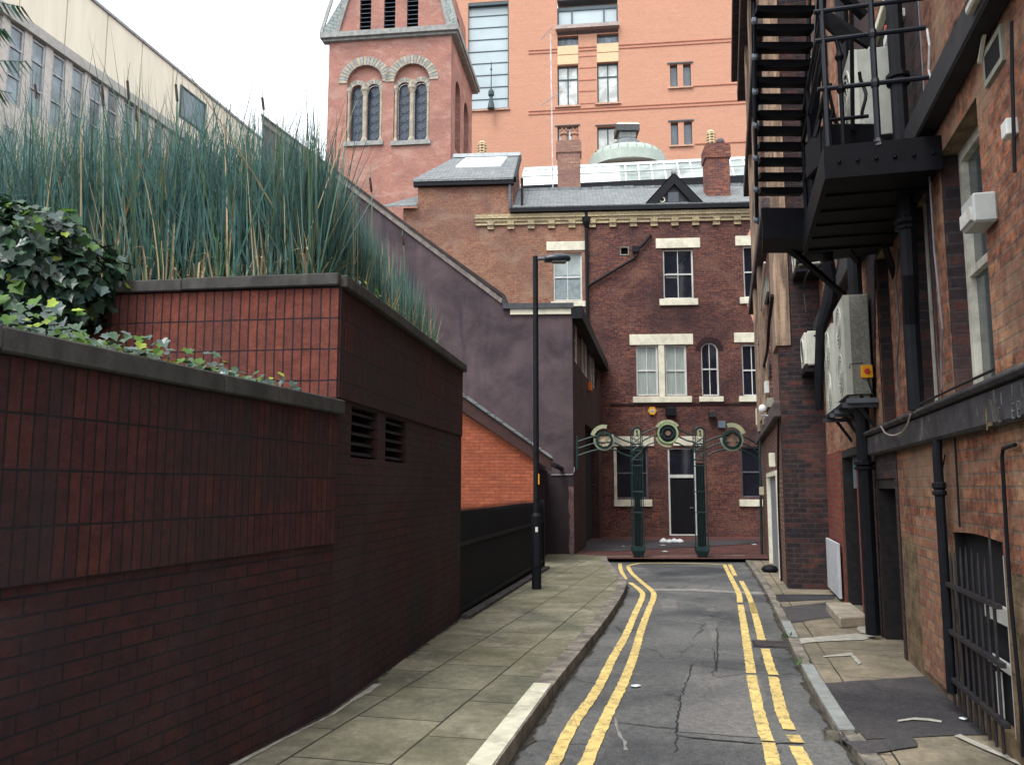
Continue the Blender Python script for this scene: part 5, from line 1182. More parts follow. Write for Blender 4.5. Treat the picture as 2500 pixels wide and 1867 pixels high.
m = MB().fb(FM, (gb[0], gb[1], zg1, zg1 + .25), -.5, -.35).fb(FM, (gb[0], gb[1], zg0 - .1, zg0), -.5, -.35)
for x in (gb[0], gb[0] + (gb[1] - gb[0]) * .23, gb[0] + (gb[1] - gb[0]) * .76, gb[1] - .1): m.fb(FM, (x, x + .1, zg0, zg1), -.5, -.33)
m.fb(FM, (gb[0] + .1, gb[1] - .1, zg0 + .22, zg0 + .30), -.5, -.38)
part('bay_frame', m, DGRN, bp)
part('balcony_ledge', MB().fb(FM, (gb[0] - .1, gb[1] + .1, M_(1430, 75)[1], zg0 - .1), -1.0, .5), plain('ledge', (.36, .30, .28), .7), mo)
part('bay_soffit', MB().fb(FM, (gb[0], gb[1], zg1 + .8, ztop + .8), -1.0, -.2), plain('soffit', (.13, .14, .16), .7), mo)
m = MB()
for y in (112, 120, 262, 270): m.fb(FM, (M_(1290, 120)[0], xr_, M_(1500, y)[1] - .03, M_(1500, y)[1] + .03), 0, .05)
for y in (208, 350): m.fb(FM, (M_(1692, 200)[0], xr_, M_(1750, y)[1] - .04, M_(1750, y)[1] + .03), 0, .05)
part('string_lines', m, plain('brick_band', (.36, .13, .09), .9), mo)
PBD = plain('pier_band', (.38, .14, .10), .9)
for y in (137, 165, 195, 222, 252): part('pier_line', MB().fb(FM, FM.rect(1413, y, 1456, y + 2), 0, .03), PBD, mo)
# added solid in place of a slim spire mirrored in the glazing
FSp = FM.off(.6); p = FSp.pt(*FSp.at(1199, 266)); u = 59.4 / FOC
t = thing('reflection', 'solid added as the small dark slender spire with a ball finial against the tall glazing', 'reflection', p)
part('shaft', MB().lathe(p, [(10*u, 0), (5*u, 26*u), (4*u, 32*u), (8*u, 37*u), (8*u, 46*u), (6*u, 50*u), (3*u, 54*u), (1.4*u, 56*u), (1.2*u, 125*u), (.3*u, 132*u)], 10), plain('reflection_dark', (.035, .06, .07), .6), t)
part('collar', MB().lathe(p + Vector((0, 0, 105*u)), [(1*u, 0), (2.6*u, 2*u), (2.6*u, 5*u), (1*u, 8*u)], 8), plain('reflection_collar', (.04, .06, .07), .6), t)
# ------------------------------------------------------------------ cream building at left
q = ray(0, 100); X0 = q.x / q.y * 25
FC = Fr(X0, 25, .2015, 1, 1, -.2); Q_ = lambda x, y: FC.at(x, y)
cb_ = thing('cream_office', 'cream clad office building with a strip of grey framed windows behind the reeds', 'building', gp(X0, 25))
zp = Q_(221, 0)[1]; zf = Q_(250, 178)[1]; s0_, s1_ = Q_(12, 100)[0], Q_(700, 370)[0]
CRM = plain('cream_cladding', (.80, .74, .60), .7, .05, 2, c2=(.68, .61, .49), amt=.3, stretch=(1, 1, .15))
m = MB(); s = s0_ - 1.6; k = 0
while s < s1_: m.fb(FC, (s + .03, s + 1.57 * 1.3, zf, zp), -.3, 0); s += 2.07; k += 1
part('cladding', m, CRM, cb_)
part('parapet_cap', MB().fb(FC, (s0_ - 1.6, s1_, zp, zp + .1), -.4, .08), plain('grey_cap2', (.30, .31, .33), .6), cb_)
part('band', MB().fb(FC, (s0_ - .4, s1_, zf - .35, zf), -.3, .04), plain('grey_concrete', (.40, .39, .36), .8, .1), cb_)
part('body', MB().fb(FC, (s0_ - .4, s1_, -1, zf - .35), -.6, -.5), plain('grey_concrete_body', (.27, .27, .26), .8, .1), cb_)
part('end_wall', MB().fb(FC, (s0_ - 9, s0_ - .4, -1, zp + .5), -.3, .02), brick('end_orange_brick', (.45, .17, .11), (.4, .15, .1), (.42, .25, .2), soot_amt=0), cb_)
GLC = glass('office_glass', (.17, .22, .25), .1, var=.45, scale=.8)
xs = [30, 85, 128, 170, 212, 255, 300, 340, 380, 415, 450, 480]
ed = [Q_(x, 200)[0] for x in (20, 76, 130, 181, 229, 273, 313, 350)]
st = (ed[-1] - ed[0]) / 7; s = ed[0]; k = 0
zw1 = zf - .42; zw0 = zw1 - 2.6
while s < s1_ - 1:
    for row in range(2):
        zb_ = zw0 - row * 3.4
        r = (s + .03, s + st - .31, zb_, zb_ + 2.6); w = part('window', MB().ext(FC, rl(r), -.3, -.13, holes=[rl((r[0] + .07, r[1] - .07, r[2] + .07, r[3] - .07))]).fb(FC, (r[0], r[1], r[3] - .75, r[3] - .69), -.3, -.12).fb(FC, (r[0], r[1], r[2] + .9, r[2] + .95), -.3, -.12), plain('office_frame', (.35, .36, .37), .6), cb_) if row == 0 or k < 8 else None
        if w: part('pane', MB().fb(FC, r, -.22, -.17), GLC, w)
    s += st; k += 1
m = MB(); s = ed[0]
while s < s1_: m.fb(FC, (s - .30, s + .02, -1, zf - .34), -.5, -.10); s += st
m.fb(FC, (s0_, s1_, zw0 - .8, zw0 - .02), -.5, -.11)
part('piers', m, plain('pale_pier', (.52, .49, .45), .8, .1), cb_)
r = FC.rect(437, 232, 500, 300); r = (r[0], r[1], Q_(438, 285)[1], Q_(438, 205)[1]); w = part('square_window', MB().ext(FC, rl(r), -.02, .06, holes=[rl((r[0] + .08, r[1] - .08, r[2] + .08, r[3] - .08))]), DGRN, cb_); part('pane', MB().fb(FC, r, .005, .02), glass('blue_glass', (.22, .30, .34), .1), w)
# plain neighbour wall closes the gap beyond
# ------------------------------------------------------------------ right side: near building R1
FR = Fr(5.28, 14.3, .26, 1, -1, .26); S_ = lambda x, y: FR.at(x, y)
def srange(px0, px1, ym):  # s positions at given row
    a, b = S_(px0, ym)[0], S_(px1, ym)[0]; return min(a, b), max(a, b)
rb_ = thing('right_building', 'weathered orange brick building with iron fire escape filling the right side of the alley', 'building', gp(4, 9))
SN, SF = -13.2, .15                      # near end behind the camera .. far end at the sooty pier
zc_b, zc_t = S_(2500, 1031)[1], S_(2500, 908)[1]
TOPZ = 12.5
gA = srange(2338, 2460, 1500); gateR = (gA[0], gA[1], .12, S_(2345, 1296)[1])
wa = srange(2326, 2430, 900); winA = (wa[0], wa[1], S_(2424, 942)[1], S_(2381, 240)[1])
wb = srange(2238, 2290, 900); winB = (wb[0], wb[1], S_(2285, 1000)[1], winA[3])
wc = srange(2152, 2182, 900); winC = (wc[0], wc[1], winB[2], winA[3])
wd = srange(2066, 2090, 650); winD = (wd[0], wd[1], S_(2075, 800)[1], winA[3])
we = srange(2040, 2052, 150); 
d1 = srange(2150, 2200, 1400); doorR = (d1[0], d1[1], -.2, S_(2198, 1166)[1])
d2 = srange(2062, 2108, 1300); door2 = (d2[0], d2[1], -.2, S_(2100, 1085)[1])
hs_ = [gateR, winA, winB, winC, winD, doorR, door2]
up1 = [(winA[0] + k * 2.3, winA[0] + k * 2.3 + .95, winA[3] + 2.0, winA[3] + 4.2) for k in (0, 1, 2, 3)]
hs_ += up1
part('wall', MB().ext(FR, [(SN, -.5), (SF, -.5), (SF, TOPZ), (SN, TOPZ)], -.45, 0, holes=[rl(h) for h in hs_]), M_right, rb_)
r = (doorR[0] - .12, doorR[1] + .25); part('soot_shade_brickwork', MB().ext(FR, [(r[0], -.3), (r[1], -.3), (r[1], zc_b), (r[0], zc_b)], 0, .012, holes=[rl((doorR[0], doorR[1], -.25, doorR[3]))]), M_pier, rb_)  # darker leaf around the doorway, soot and shade in its colour
# stretches of different brickwork laid on as thin leaves
r = srange(2110, 2132, 1300); part('red_brick_pier', MB().fb(FR, (r[0], door2[0] - .0 if door2[0] > r[0] else r[1], -.3, zc_b), 0, .05), M_rightr, rb_)
r = srange(2247, 2308, 1400); part('infill_brickwork', MB().fb(FR, (r[0], r[1], .05, S_(2280, 1262)[1]), 0, .012), M_rightp, rb_)
part('far_red_wall', MB().fb(FR, (door2[1], SF - .01, -.3, S_(2090, 1085)[1]), 0, .02), M_rightr, rb_)
STR = plain('stained_string_course', (.036, .034, .038), .9, .4, 5, .012, c2=(.16, .14, .12), amt=.6, lo=.58, hi=.66)
part('string_course', MB().fb(FR, (SN, S_(2133, 1000)[0], zc_b, zc_t - .05), 0, .09).fb(FR, (SN, S_(2133, 1000)[0], zc_t - .05, zc_t), 0, .13), STR, rb_, bevel=.02)
zh = S_(2433, 10)[1]
r = (S_(2298, 900)[0], S_(2131, 900)[0]); part('soot_shade_brickwork', MB().ext(FR, [(r[0], zc_t), (r[1], zc_t), (r[1], TOPZ), (r[0], TOPZ)], 0, .012, holes=[rl(winC), rl(winB)] + [rl(u_) for u_ in up1 if r[0] < u_[0] and u_[1] < r[1]]), M_pier, rb_)  # dark leaf: shade below the platform, with soot, put into its brick colour
part('upper_ledge', MB().fb(FR, (SN, SF, zh - .12, zh + .10), 0, .13), plain('black_ledge', (.018, .017, .02), .9, .3, 6), rb_, bevel=.015)
PL = plain('yellow_grey_render', (.20, .165, .10), .95, .35, 4, .015, c2=(.07, .06, .05), amt=.7)
rr = random.Random(4)
def ragged(s0, s1, z0, z1, n=9, amp=.08):
    return [(s0, z0), (s1, z0)] + [(s1 + (s0 - s1) * k / n, z1 + rr.uniform(-amp, amp) * .25 + amp * 1.6 * noise.noise(Vector((k * .35, z1 * 7, s0)))) for k in range(n + 1)]
GRW = glass('dull_window_glass', (.045, .06, .065), .12, var=.3)
CRF = plain('flaking_cream_frame', '#c2c0b4', .7, .12, 7, c2='#6d6a60', amt=.55)
def bigwin(r, lab=None):
    w = sash(FR, r, rb_, frame=CRF, pane=GRW, depth=.16, fw=.075, vb=0, hb=1, label=lab)
    part('sill', MB().fb(FR, (r[0] - .08, r[1] + .08, r[2] - .06, r[2] + .02), -.16, .07), CREAMST, rb_, bevel=.008)
bigwin(winA); bigwin(winB); bigwin(winC); bigwin(winD)
for r in up1: bigwin(r)
for r, nm in ((doorR, 'black_door'), (door2, 'black_door')):
    dd = part('door', MB().fb(FR, (r[0] + .05, r[1] - .05, r[2], r[3] - .05), -.22, -.18), plain('soot_black_door', (.006, .006, .009), .7, .3, spec=.15), rb_)
    part('door_frame', MB().fb(FR, (r[0], r[0] + .06, r[2], r[3]), -.24, -.12).fb(FR, (r[1] - .06, r[1], r[2], r[3]), -.24, -.12).fb(FR, (r[0] + .05, r[1] - .05, r[3] - .06, r[3]), -.24, -.125), plain('dark_brown_timber', (.05, .035, .025), .8, .4, 9), rb_)
for r in (doorR, door2): part('door_jamb', MB().fb(FR, (r[1] - .10, r[1] - .004, r[2], r[3] - .01), -.24, -.004).fb(FR, (r[0] + .02, r[1] - .1, r[3] - .10, r[3] - .004), -.24, -.004), plain('dark_timber', (.012, .010, .011), .8, .4, 12), rb_)  # dark lining over the brick of the far reveal and head
for r in (winA, winB, winC, winD): part('dark_jamb', MB().fb(FR, (r[1] - .016, r[1] - .003, r[2], r[3]), -.12, -.003), M_pier, rb_)  # dark brick leaf on the far reveal of each window
part('fanlight', MB().fb(FR, (door2[0], door2[1], S_(2080, 1088)[1] - .55, S_(2080, 1088)[1]), -.16, -.14), glass('pale_blue_glass', (.25, .35, .38), .2), rb_)
bk = MB().fb(FR, (SN, SF, -.5, TOPZ), -.8, -.75); part('inner_dark', bk, VDARK, rb_)
# barred basement window
gr_ = thing('window_grille', 'black iron bars over the low arched window at the lower right', 'window bars', FR.pt(gateR[0], .1))
m = MB()
n = 9; s0, s1, z0, z1 = gateR
for k in range(n):
    s = s0 + .03 + (s1 - s0 - .06) * k / (n - 1); zt_ = z1 - .12 - .16 * abs(k / (n - 1) - .45) if 0 < k < n else z1
    part('bar', MB().tube([FR.pt(s, z0 - .08, .06), FR.pt(s, zt_ - .04, .06), FR.pt(s, zt_ + .05, .06)], [.0095, .0095, .002], 6), BLKR, gr_)
for z in (z0 + .10, z0 + .43, z1 - .38): part('cross_rail', MB().fb(FR, (s0 - .08, s1 + .08, z - .014, z + .014), .045, .078), BLKR, gr_)
bw = thing('basement_window', 'dark barred window frame with white glazing bars seen behind the grille', 'window', FR.pt(gateR[0], .1, -.2))
part('frame', MB().fb(FR, (s0 + .01, s0 + .06, z0, z1 - .1), -.06, -.012).fb(FR, (s0 + .06, s0 + .60, z1 - .52, z1 - .42), -.06, -.03).fb(FR, (s0 + .06, s0 + .60, z1 - .80, z1 - .75), -.06, -.03).fb(FR, (s0 + .42, s0 + .445, z0, z0 + .3), -.06, -.03), WHT, bw)
part('pane', MB().fb(FR, gateR, -.10, -.08), VDARK, bw); part('lining', MB().fb(FR, (s1 - .015, s1 - .003, z0, z1), -.2, -.01).fb(FR, (s0 + .003, s1 - .015, z1 - .11, z1 - .10), -.2, -.13), VDARK, bw)
arc = MB(); part('arch_head', MB().ext(FR, [(s0, z1)] + [(s0 + (s1 - s0) * k / 8, z1 - .02 + .02 * math.sin(math.pi * k / 8)) for k in range(9)] + [(s1, z1)], -.12, .002), M_right, rb_)
# ghost lettering on the string course
GHF = FR.off(.09)
def gbox(px, py, w, h, dx=0, dy=0): 
    a = GHF.at(px, py); cur.fb(GHF, (a[0] + dx - w / 2, a[0] + dx + w / 2, a[1] + dy - h / 2, a[1] + dy + h / 2), 0, .003)
def glyph(ch, px, py, h=.075, w=.045, k=.009):
    H = h / 2; W_ = w / 2
    segs = {'I': [(0, 0, k, h)], 'J': [(-W_ + k, .0, k, h), (0, -H, w * .8, k), (W_, -H * .5, k, h * .4)], 'C': [(W_, 0, k, h), (0, H, w, k), (0, -H, w, k)],
            'E': [(W_, 0, k, h), (0, H, w, k), (0, 0, w * .8, k), (0, -H, w, k)], 'L': [(W_, 0, k, h), (0, -H, w, k)]}[ch]
    for dx, dy, ww, hh in segs: gbox(px, py, ww, hh, dx, dy)
GHM = plain('faded_white_paint', (.125, .13, .135), .9, .5, 30, c2=(.05, .05, .055), amt=.8)
for ch, x, y in (('I', 2428, 968), ('I', 2445, 970), ('J', 2470, 958), ('I', 2496, 950), ('C', 2441, 1012), ('E', 2474, 1002), ('E', 2488, 998), ('I', 2386, 1000)): cur = MB(); glyph(ch, x, y); part('ghost_letter', cur, GHM, rb_)
cur = MB(); gbox(2409, 1022, .022, .13); gbox(2418, 1035, .09, .02)
part('ochre_letter', cur, plain('faded_ochre_paint', (.16, .115, .05), .9, .4, 20), rb_)
# ------------------------------------------------------------------ pipes on the right wall
def pipe(name, pts, r, mat, lab, cat='pipe', collars=(), group=None):
    t = thing(name, lab, cat, pts[-1], group)
    part('pipe', MB().tube(pts, r, 10), mat, t, smooth=False)
    if collars:
        for c in collars: part('collar', MB().lathe(Vector(c) - Vector((0, 0, .05)), [(r * 1.1, 0), (r * 1.45, .01), (r * 1.45, .03), (r * 1.1, .045), (r * 1.45, .06), (r * 1.45, .09), (r * 1.1, .10)], 10), mat, t)
    return t
sp1 = S_(2326, 1300)[0]; zz1 = S_(2326, 1193)[1]
pipe('downpipe', [FR.pt(sp1, zc_b + .02, .06), FR.pt(sp1, zc_b - .1, .07), FR.pt(sp1, .12, .07)], .034, BLK, 'black downpipe just left of the iron window grille', collars=[FR.pt(sp1, zz1, .07)])
sp2 = S_(2148, 1300)[0]
pipe('downpipe', [FR.pt(sp2, TOPZ - .2, .12), FR.pt(sp2, .0, .12)], .075, BLK, 'thick black pipe running down to the pavement left of the black doorway', collars=[FR.pt(sp2, 1.8, .12), FR.pt(sp2, 3.6, .12)])
sp3 = S_(2252, 400)[0]; hp = FR.pt(sp3, S_(2240, 620)[1], .14)
t = pipe('downpipe', [FR.pt(sp3, TOPZ, .14), hp, hp + Vector((0, 0, -.25)), FR.pt(sp3 + .25, hp.z - .6, .10), FR.pt(sp3 + .25, zc_t, .10)], .062, BLK, 'fat black soil pipe passing down through the fire escape platform', collars=[FR.pt(sp3, S_(2250, 165)[1], .14), FR.pt(sp3, S_(2250, 560)[1], .14)])
sp4 = S_(2474, 1300)[0]
pipe('conduit', [FR.pt(sp4 - .25, S_(2480, 1092)[1] + .01, .03), FR.pt(sp4 - .03, S_(2480, 1092)[1], .03), FR.pt(sp4, S_(2480, 1092)[1] - .04, .03), FR.pt(sp4 + .03, 1.0, .03), FR.pt(sp4 - .02, .35, .03), FR.pt(sp4, .1, .03)], .011, BLK, 'thin black conduit bending down the brickwork right of the grille')
sp5 = S_(2344, 1150)[0]
pipe('conduit', [FR.pt(sp5, zc_b, .02), FR.pt(sp5 + .02, S_(2344, 1285)[1], .02)], .007, BLK, 'thin wire dropping from the string course to the grille')
sp6 = S_(2296, 560)[0]
pipe('conduit', [FR.pt(sp6, TOPZ, .05), FR.pt(sp6, S_(2296, 620)[1], .05), FR.pt(sp6 - .1, S_(2310, 810)[1], .05), FR.pt(sp6, S_(2300, 880)[1], .05), FR.pt(sp6 + .04, S_(2296, 960)[1], .05)], .007, plain('grey_wire', (.13, .13, .15), .6), 'loose grey cable bundle hanging beside the tall cream window')
def cable(pix, r, mat, lab, o=.04, F=None):
    F = F or FR; P = [F.pt(*F.at(x, y), o) for x, y in pix]; P = smooth_line(P, .1); return solo('cable', MB().tube(P, r, 5), mat, lab, 'cable')
cable([(2190, 1040), (2200, 1055), (2220, 1062), (2245, 1055), (2262, 1035), (2270, 1010)], .008, plain('tan_wire', (.35, .29, .25), .7), 'thin looping wire below the string course under the cream window', .14)
cable([(2278, 70), (2284, 110), (2282, 170), (2290, 210), (2278, 240), (2284, 262)], .010, plain('pale_wire', (.42, .42, .44), .6), 'white cable loop hanging at the top beside the soil pipe')
cable([(2440, 15), (2400, 28), (2362, 50), (2352, 85), (2372, 105), (2392, 110)], .014, BLK, 'black cable loop near the top right corner', .06)
cable([(2385, 40), (2384, 60), (2378, 80), (2390, 110)], .010, BLK, 'second black cable hanging close to the looped one at top right', .06)
cable([(2490, 50), (2492, 200), (2496, 330), (2498, 420)], .010, BLK, 'black cable down the right edge of the picture')
# junction boxes, vent, sounder
q = FR.rect(2436, -40, 2492, 42)
t = thing('sounder_box', 'cream box with cables at the top right corner', 'box', FR.pt(q[0], q[2], .1)); part('case', MB().fb(FR, (q[0], q[1], q[2] + .12, q[3]), .02, .17), CRF, t, bevel=.01)
part('bracket', MB().bar(FR.pt(q[1], q[2] + .15, .05), FR.pt(q[1] + .3, q[2] - .02, .03), .02), CRF, t)
q = FR.rect(2404, 480, 2438, 556); 
t = thing('wall_light', 'grey box shaped wall light beside the tall cream window', 'wall light', FR.pt(q[0], q[2], .1)); part('case', MB().fb(FR, (q[0], q[1], q[2], q[3]), .0, .13), plain('light_case', (.36, .39, .38), .5, .1, 4, c2=(.2, .2, .2), amt=.4), t, bevel=.012)
part('lens', MB().fb(FR, (q[0] + .02, q[1] - .02, q[2] + .02, q[2] + .10), .13, .145), plain('lens_pale', (.5, .5, .46), .4), t)
q = FR.rect(2412, 100, 2452, 190); q = (q[0], q[1], S_(2432, 170)[1], S_(2432, 105)[1])
t = thing('vent_grille', 'dark louvred vent in a pale surround high on the right wall', 'vent', FR.pt(q[0], q[2]))
part('surround', MB().ext(FR, rl((q[0] - .035, q[1] + .035, q[2] - .035, q[3] + .035)), 0, .02, holes=[rl(q)]), OFFST, t); m = MB().fb(FR, q, 0, .004)
for k in range(9): z = q[2] + (q[3] - q[2]) * (k + .5) / 9; m.fb(FR, (q[0], q[1], z - .006, z + .006), .004, .02)
part('slats', m, BLK, t)
solo('small_box', MB().fb(FR, FR.rect(2473, 292, 2488, 335), 0, .06), WHT, 'small white box on the brickwork at the right edge', 'box', bevel=.005)
q = FR.rect(2184, 55, 2216, 78); t = thing('isolator_switch', 'white box with a red knob high behind the fire escape', 'switch', FR.pt(q[0], q[2])); part('box', MB().fb(FR, q, 0, .1), WHT, t, bevel=.005)
q2 = ((q[0] + q[1]) / 2, (q[2] + q[3]) / 2); part('knob', MB().ring(FR, q2[0], q2[1], .001, .035, 0, 6.2832, .1, .13, 12), plain('red_knob', (.45, .06, .04), .5), t)
# ------------------------------------------------------------------ doorstep slab and fallen panel
c = [onG(2016, 1470, RPH + .12), onG(2077, 1470, RPH + .12), onG(2120, 1503, RPH + .12), onG(2050, 1507, RPH + .12)]; dn = Vector((0, 0, -.12))
solo('step_slab', MB().hexa([p + dn for p in c] + c), plain('buff_step', (.36, .32, .25), .85, .2, 5, .006, c2=(.22, .18, .14), amt=.5), 'pale stone slab forming a step at the black doorway on the right', 'step', bevel=.012)
e0, e1 = srange(2034, 2064, 1400)
solo('white_board', MB().fb(FR, (e0 + .05, e1, gz(11) + .08, S_(2050, 1322)[1]), .05, .09), plain('white_board', (.50, .53, .56), .6, .08), 'white framed board leaning on the red brick right of the sooty pier', 'board', bevel=.006)
# ------------------------------------------------------------------ R2 projecting block
R2 = Fr(4.57, 14.35, .251, 1, -1, .251); D_ = lambda x, y: R2.at(x, y)
FPi = Fr(4.57, 14.35, 1, -.251, -.251, -1)
r2 = thing('corner_block', 'taller projecting block with sooty brick end and pale brick street face beyond the fire escape', 'building', gp(5, 15))
LP2 = FPi.at(2034, 1400)[0]; L2 = 9.0; TZ = 14
part('end_wall', MB().fb(FPi, (0, LP2 + .6, -.5, TZ), -.3, .012), M_pier, r2)
dsid = srange if False else None
def dr_(px0, px1, y): a, b = D_(px0, y)[0], D_(px1, y)[0]; return (min(a, b), max(a, b))
dd = dr_(1903, 1880, 1300); door3 = (max(.5, dd[0]), dd[1] + .2, -.3, D_(1890, 1150)[1])
up = [(x, x + 1.0, z, z + 2.1) for z in (3.3, 7.0, 10.6) for x in (2.2, 4.8, 7.2)]
part('street_wall', MB().ext(R2, [(0.002, -.5), (L2, -.5), (L2, TZ), (0.002, TZ)], -.35, 0, holes=[rl(door3)] + [rl(u_) for u_ in up]), M_face, r2)
TAN = plain('tan_stone', (.29, .205, .145), .95, .5, 9, .03, c2=(.12, .085, .07), amt=.75, stretch=(1.6, 1.6, .16), bscale=14)
part('quoin', MB().fb(R2, (.0, .9, D_(1895, 860)[1], TZ), 0.0, .05).fb(FPi, (-.05, .20, D_(1895, 860)[1], TZ), -.05, .05), TAN, r2)
for u_ in up:
    sash(R2, u_, r2, depth=.12, fw=.09); part('sill', MB().fb(R2, (u_[0] - .12, u_[1] + .12, u_[2] - .18, u_[2]), -.1, .12), OFFST, r2); part('lintel', MB().fb(R2, (u_[0] - .12, u_[1] + .12, u_[3], u_[3] + .3), -.1, .05), OFFST, r2)
d3 = part('door', MB().fb(R2, (door3[0] + .08, door3[1] - .08, door3[2], door3[3] - .08), -.1, -.05), plain('grey_blue_door', (.20, .22, .26), .5, .2, 3, c2=(.4, .4, .4), amt=.4), r2)
part('door_frame', MB().fb(R2, (door3[0], door3[0] + .09, door3[2], door3[3]), -.12, .03).fb(R2, (door3[1] - .09, door3[1], door3[2], door3[3]), -.12, .03).fb(R2, (door3[0] + .09, door3[1] - .09, door3[3] - .09, door3[3]), -.12, .03), CREAMST, r2)
# corbelled bands and ledges
for z, o in ((13.2, .45), (12.6, .3), (9.75, .22), (6.35, .2), (2.75, .12)): part('ledge', MB().fb(R2, (.0, L2 + .1, z, z + .28), -.01, o), plain('sooty_ledge', (.07, .055, .055), .9, .35, 6), r2, bevel=.02)
part('pilaster', MB().fb(R2, (5.9, 6.5, 2.9, 12.6), 0, .16).fb(R2, (3.7, 4.3, 2.9, 12.6), 0, .14), TAN, r2)
BX = plain('beige_box', (.52, .48, .34), .6, .1)
def wallbox(nm, px0, py0, px1, py1, o, mat, lab, cat, F=R2, w=.3):
    a = F.at((px0 + px1) / 2, (py0 + py1) / 2); zt_, zb_ = F.at((px0 + px1) / 2, py0)[1], F.at((px0 + px1) / 2, py1)[1]
    return solo(nm, MB().fb(F, (a[0] - w / 2, a[0] + w / 2, zb_, zt_), 0, o), mat, lab, cat, bevel=.012)
wallbox('alarm_box', 1856, 996, 1866, 1040, .16, BX, 'pale cream alarm box on the pale brick face above the gateway right end', 'alarm box', w=.34)
wallbox('meter_box', 1875, 930, 1881, 962, .10, WHT, 'narrow white box halfway up the pale brick face', 'box', w=.22)
wallbox('bulkhead_light', 1889, 1105, 1897, 1140, .12, CREAMST, 'oval pale bulkhead light above the side door of the corner block', 'wall light', w=.16)
wallbox('meter_box', 1863, 1188, 1868, 1208, .12, BX, 'small beige box low on the pale brick face left of the side door', 'box', w=.2)
wallbox('vent_grille', 1873, 880, 1882, 925, .02, plain('mesh_grey', (.12, .11, .11), .8), 'grey mesh vent above the narrow white box on the pale brick face', 'vent', w=.5)
a = D_(1891, 995); t = thing('security_camera', 'white dome security camera on a bracket on the pale brick face', 'camera', R2.pt(a[0], a[1]))
part('bracket', MB().tube([R2.pt(a[0], a[1] - .15, 0), R2.pt(a[0], a[1] - .15, .25)], .02, 6).tube([R2.pt(a[0]-.3, a[1] - .18, .05), R2.pt(a[0] + .3, a[1] - .18, .05)], .02, 6), plain('lt_grey', (.35, .34, .36), .5), t)
part('head', MB().lathe(R2.pt(a[0], a[1] - .1, .22), [(.02, 0), (.07, .03), (.08, .09), (.05, .15), (.01, .17)], 10), WHT, t, smooth=True)
cable([(1897, 720), (1888, 790), (1884, 850), (1872, 905), (1866, 930)], .03, BLK, 'thick black cable snaking down the pale brick face', .08, R2)
cable([(1880, 640), (1872, 720), (1866, 800), (1858, 860)], .022, WHT, 'pale pipe slanting down the upper pale brick face', .1, R2)
cable([(1905, 1010), (1904, 1200), (1912, 1420)], .02, BLK, 'black cable running down the near edge of the pale brick face', .03, R2)
# small teal post end pipe of gateway
p = onG(1866, 1356, RPH); 
solo('drain_pipe', MB().tube([(p.x - .06, p.y, p.z), onY(1856, 1150, p.y)], .035, 6), TEAL, 'thin teal pipe where the gateway meets the pale brick face', 'pipe')
# R3 farther block between R2 and the end building
R3 = Fr(*R2.pt(L2, 0, -.5).xy, .251, 1, -1, .251); L3 = 8.2
r3 = thing('far_block', 'narrow red brick building seen edge on beyond the corner block', 'building', R2.pt(L2 + 3, 0, -.5))
part('wall', MB().fb(R3, (0.01, L3, -.5, 13), -.3, .0), M_vict, r3); part('plinth', MB().fb(R3, (.01, L3, -.5, 2.0), 0, .10), M_rightr, r3); part('ledge', MB().fb(R3, (.0, L3, 12.7, 13.1), -.2, .35), OFFST, r3)
for k in range(3): 
    for z in (3.6, 7.3): blockpart(R3, (1 + k * 2.5, 2 + k * 2.5, z, z + 1.8), .0, .04, WHT, r3, 'window', 0)
# ------------------------------------------------------------------ air conditioners
CON = FADE
def condenser(F, s0, s1, z0, z1, o0, o1, name, lab, fans=2, mat=FADE, side=FADED, sw=False, group='air conditioning units on the right wall', front='o', cat='air conditioner'):
    """F: wall frame; long side along s, fans face outward (o1)"""
    t = thing(name, lab, cat, F.pt((s0 + s1) / 2, z0, o0), group)
    part('casing', MB().fb(F, (s0, s1, z0, z1), o0, o1), [side], t, bevel=.008)
    part('front_panel', MB().fb(F, (s0 + .004, s1 - .004, z0 + .004, z1 - .004), o1 + .001, o1 + .012).fb(F, (s0 - .004, s0 + .02, z0, z1), o1 - .05, o1 + .014), mat, t)
    H = (z1 - z0) / fans; Fo = F
    for k in range(fans):
        cz = z0 + H * (k + .5); rad = min(H, s1 - s0) * .42; cs = s0 + (s1 - s0) * (.5 if fans > 1 else .42)
        g = part('fan_grille', MB().ring(Fo, cs, cz, rad * .94, rad * 1.04, 0, 6.2832, o1 + .012, o1 + .022, 24), mat, t)
        m = MB()
        for q in (.2, .4, .6, .8): m.ring(Fo, cs, cz, rad * q - .006, rad * q + .006, 0, 6.2832, o1 + .018, o1 + .024, 20)
        for a in range(8): q = a * math.pi / 4; m.bar(Fo.pt(cs, cz, o1 + .02), Fo.pt(cs + rad * math.cos(q), cz + rad * math.sin(q), o1 + .02), .007)
        part('wires', m, mat, g)
        part('fan_recess', MB().ring(Fo, cs, cz, .001, rad * .94, 0, 6.2832, o1 + .012, o1 + .016, 20), VDARK, g)
    return t
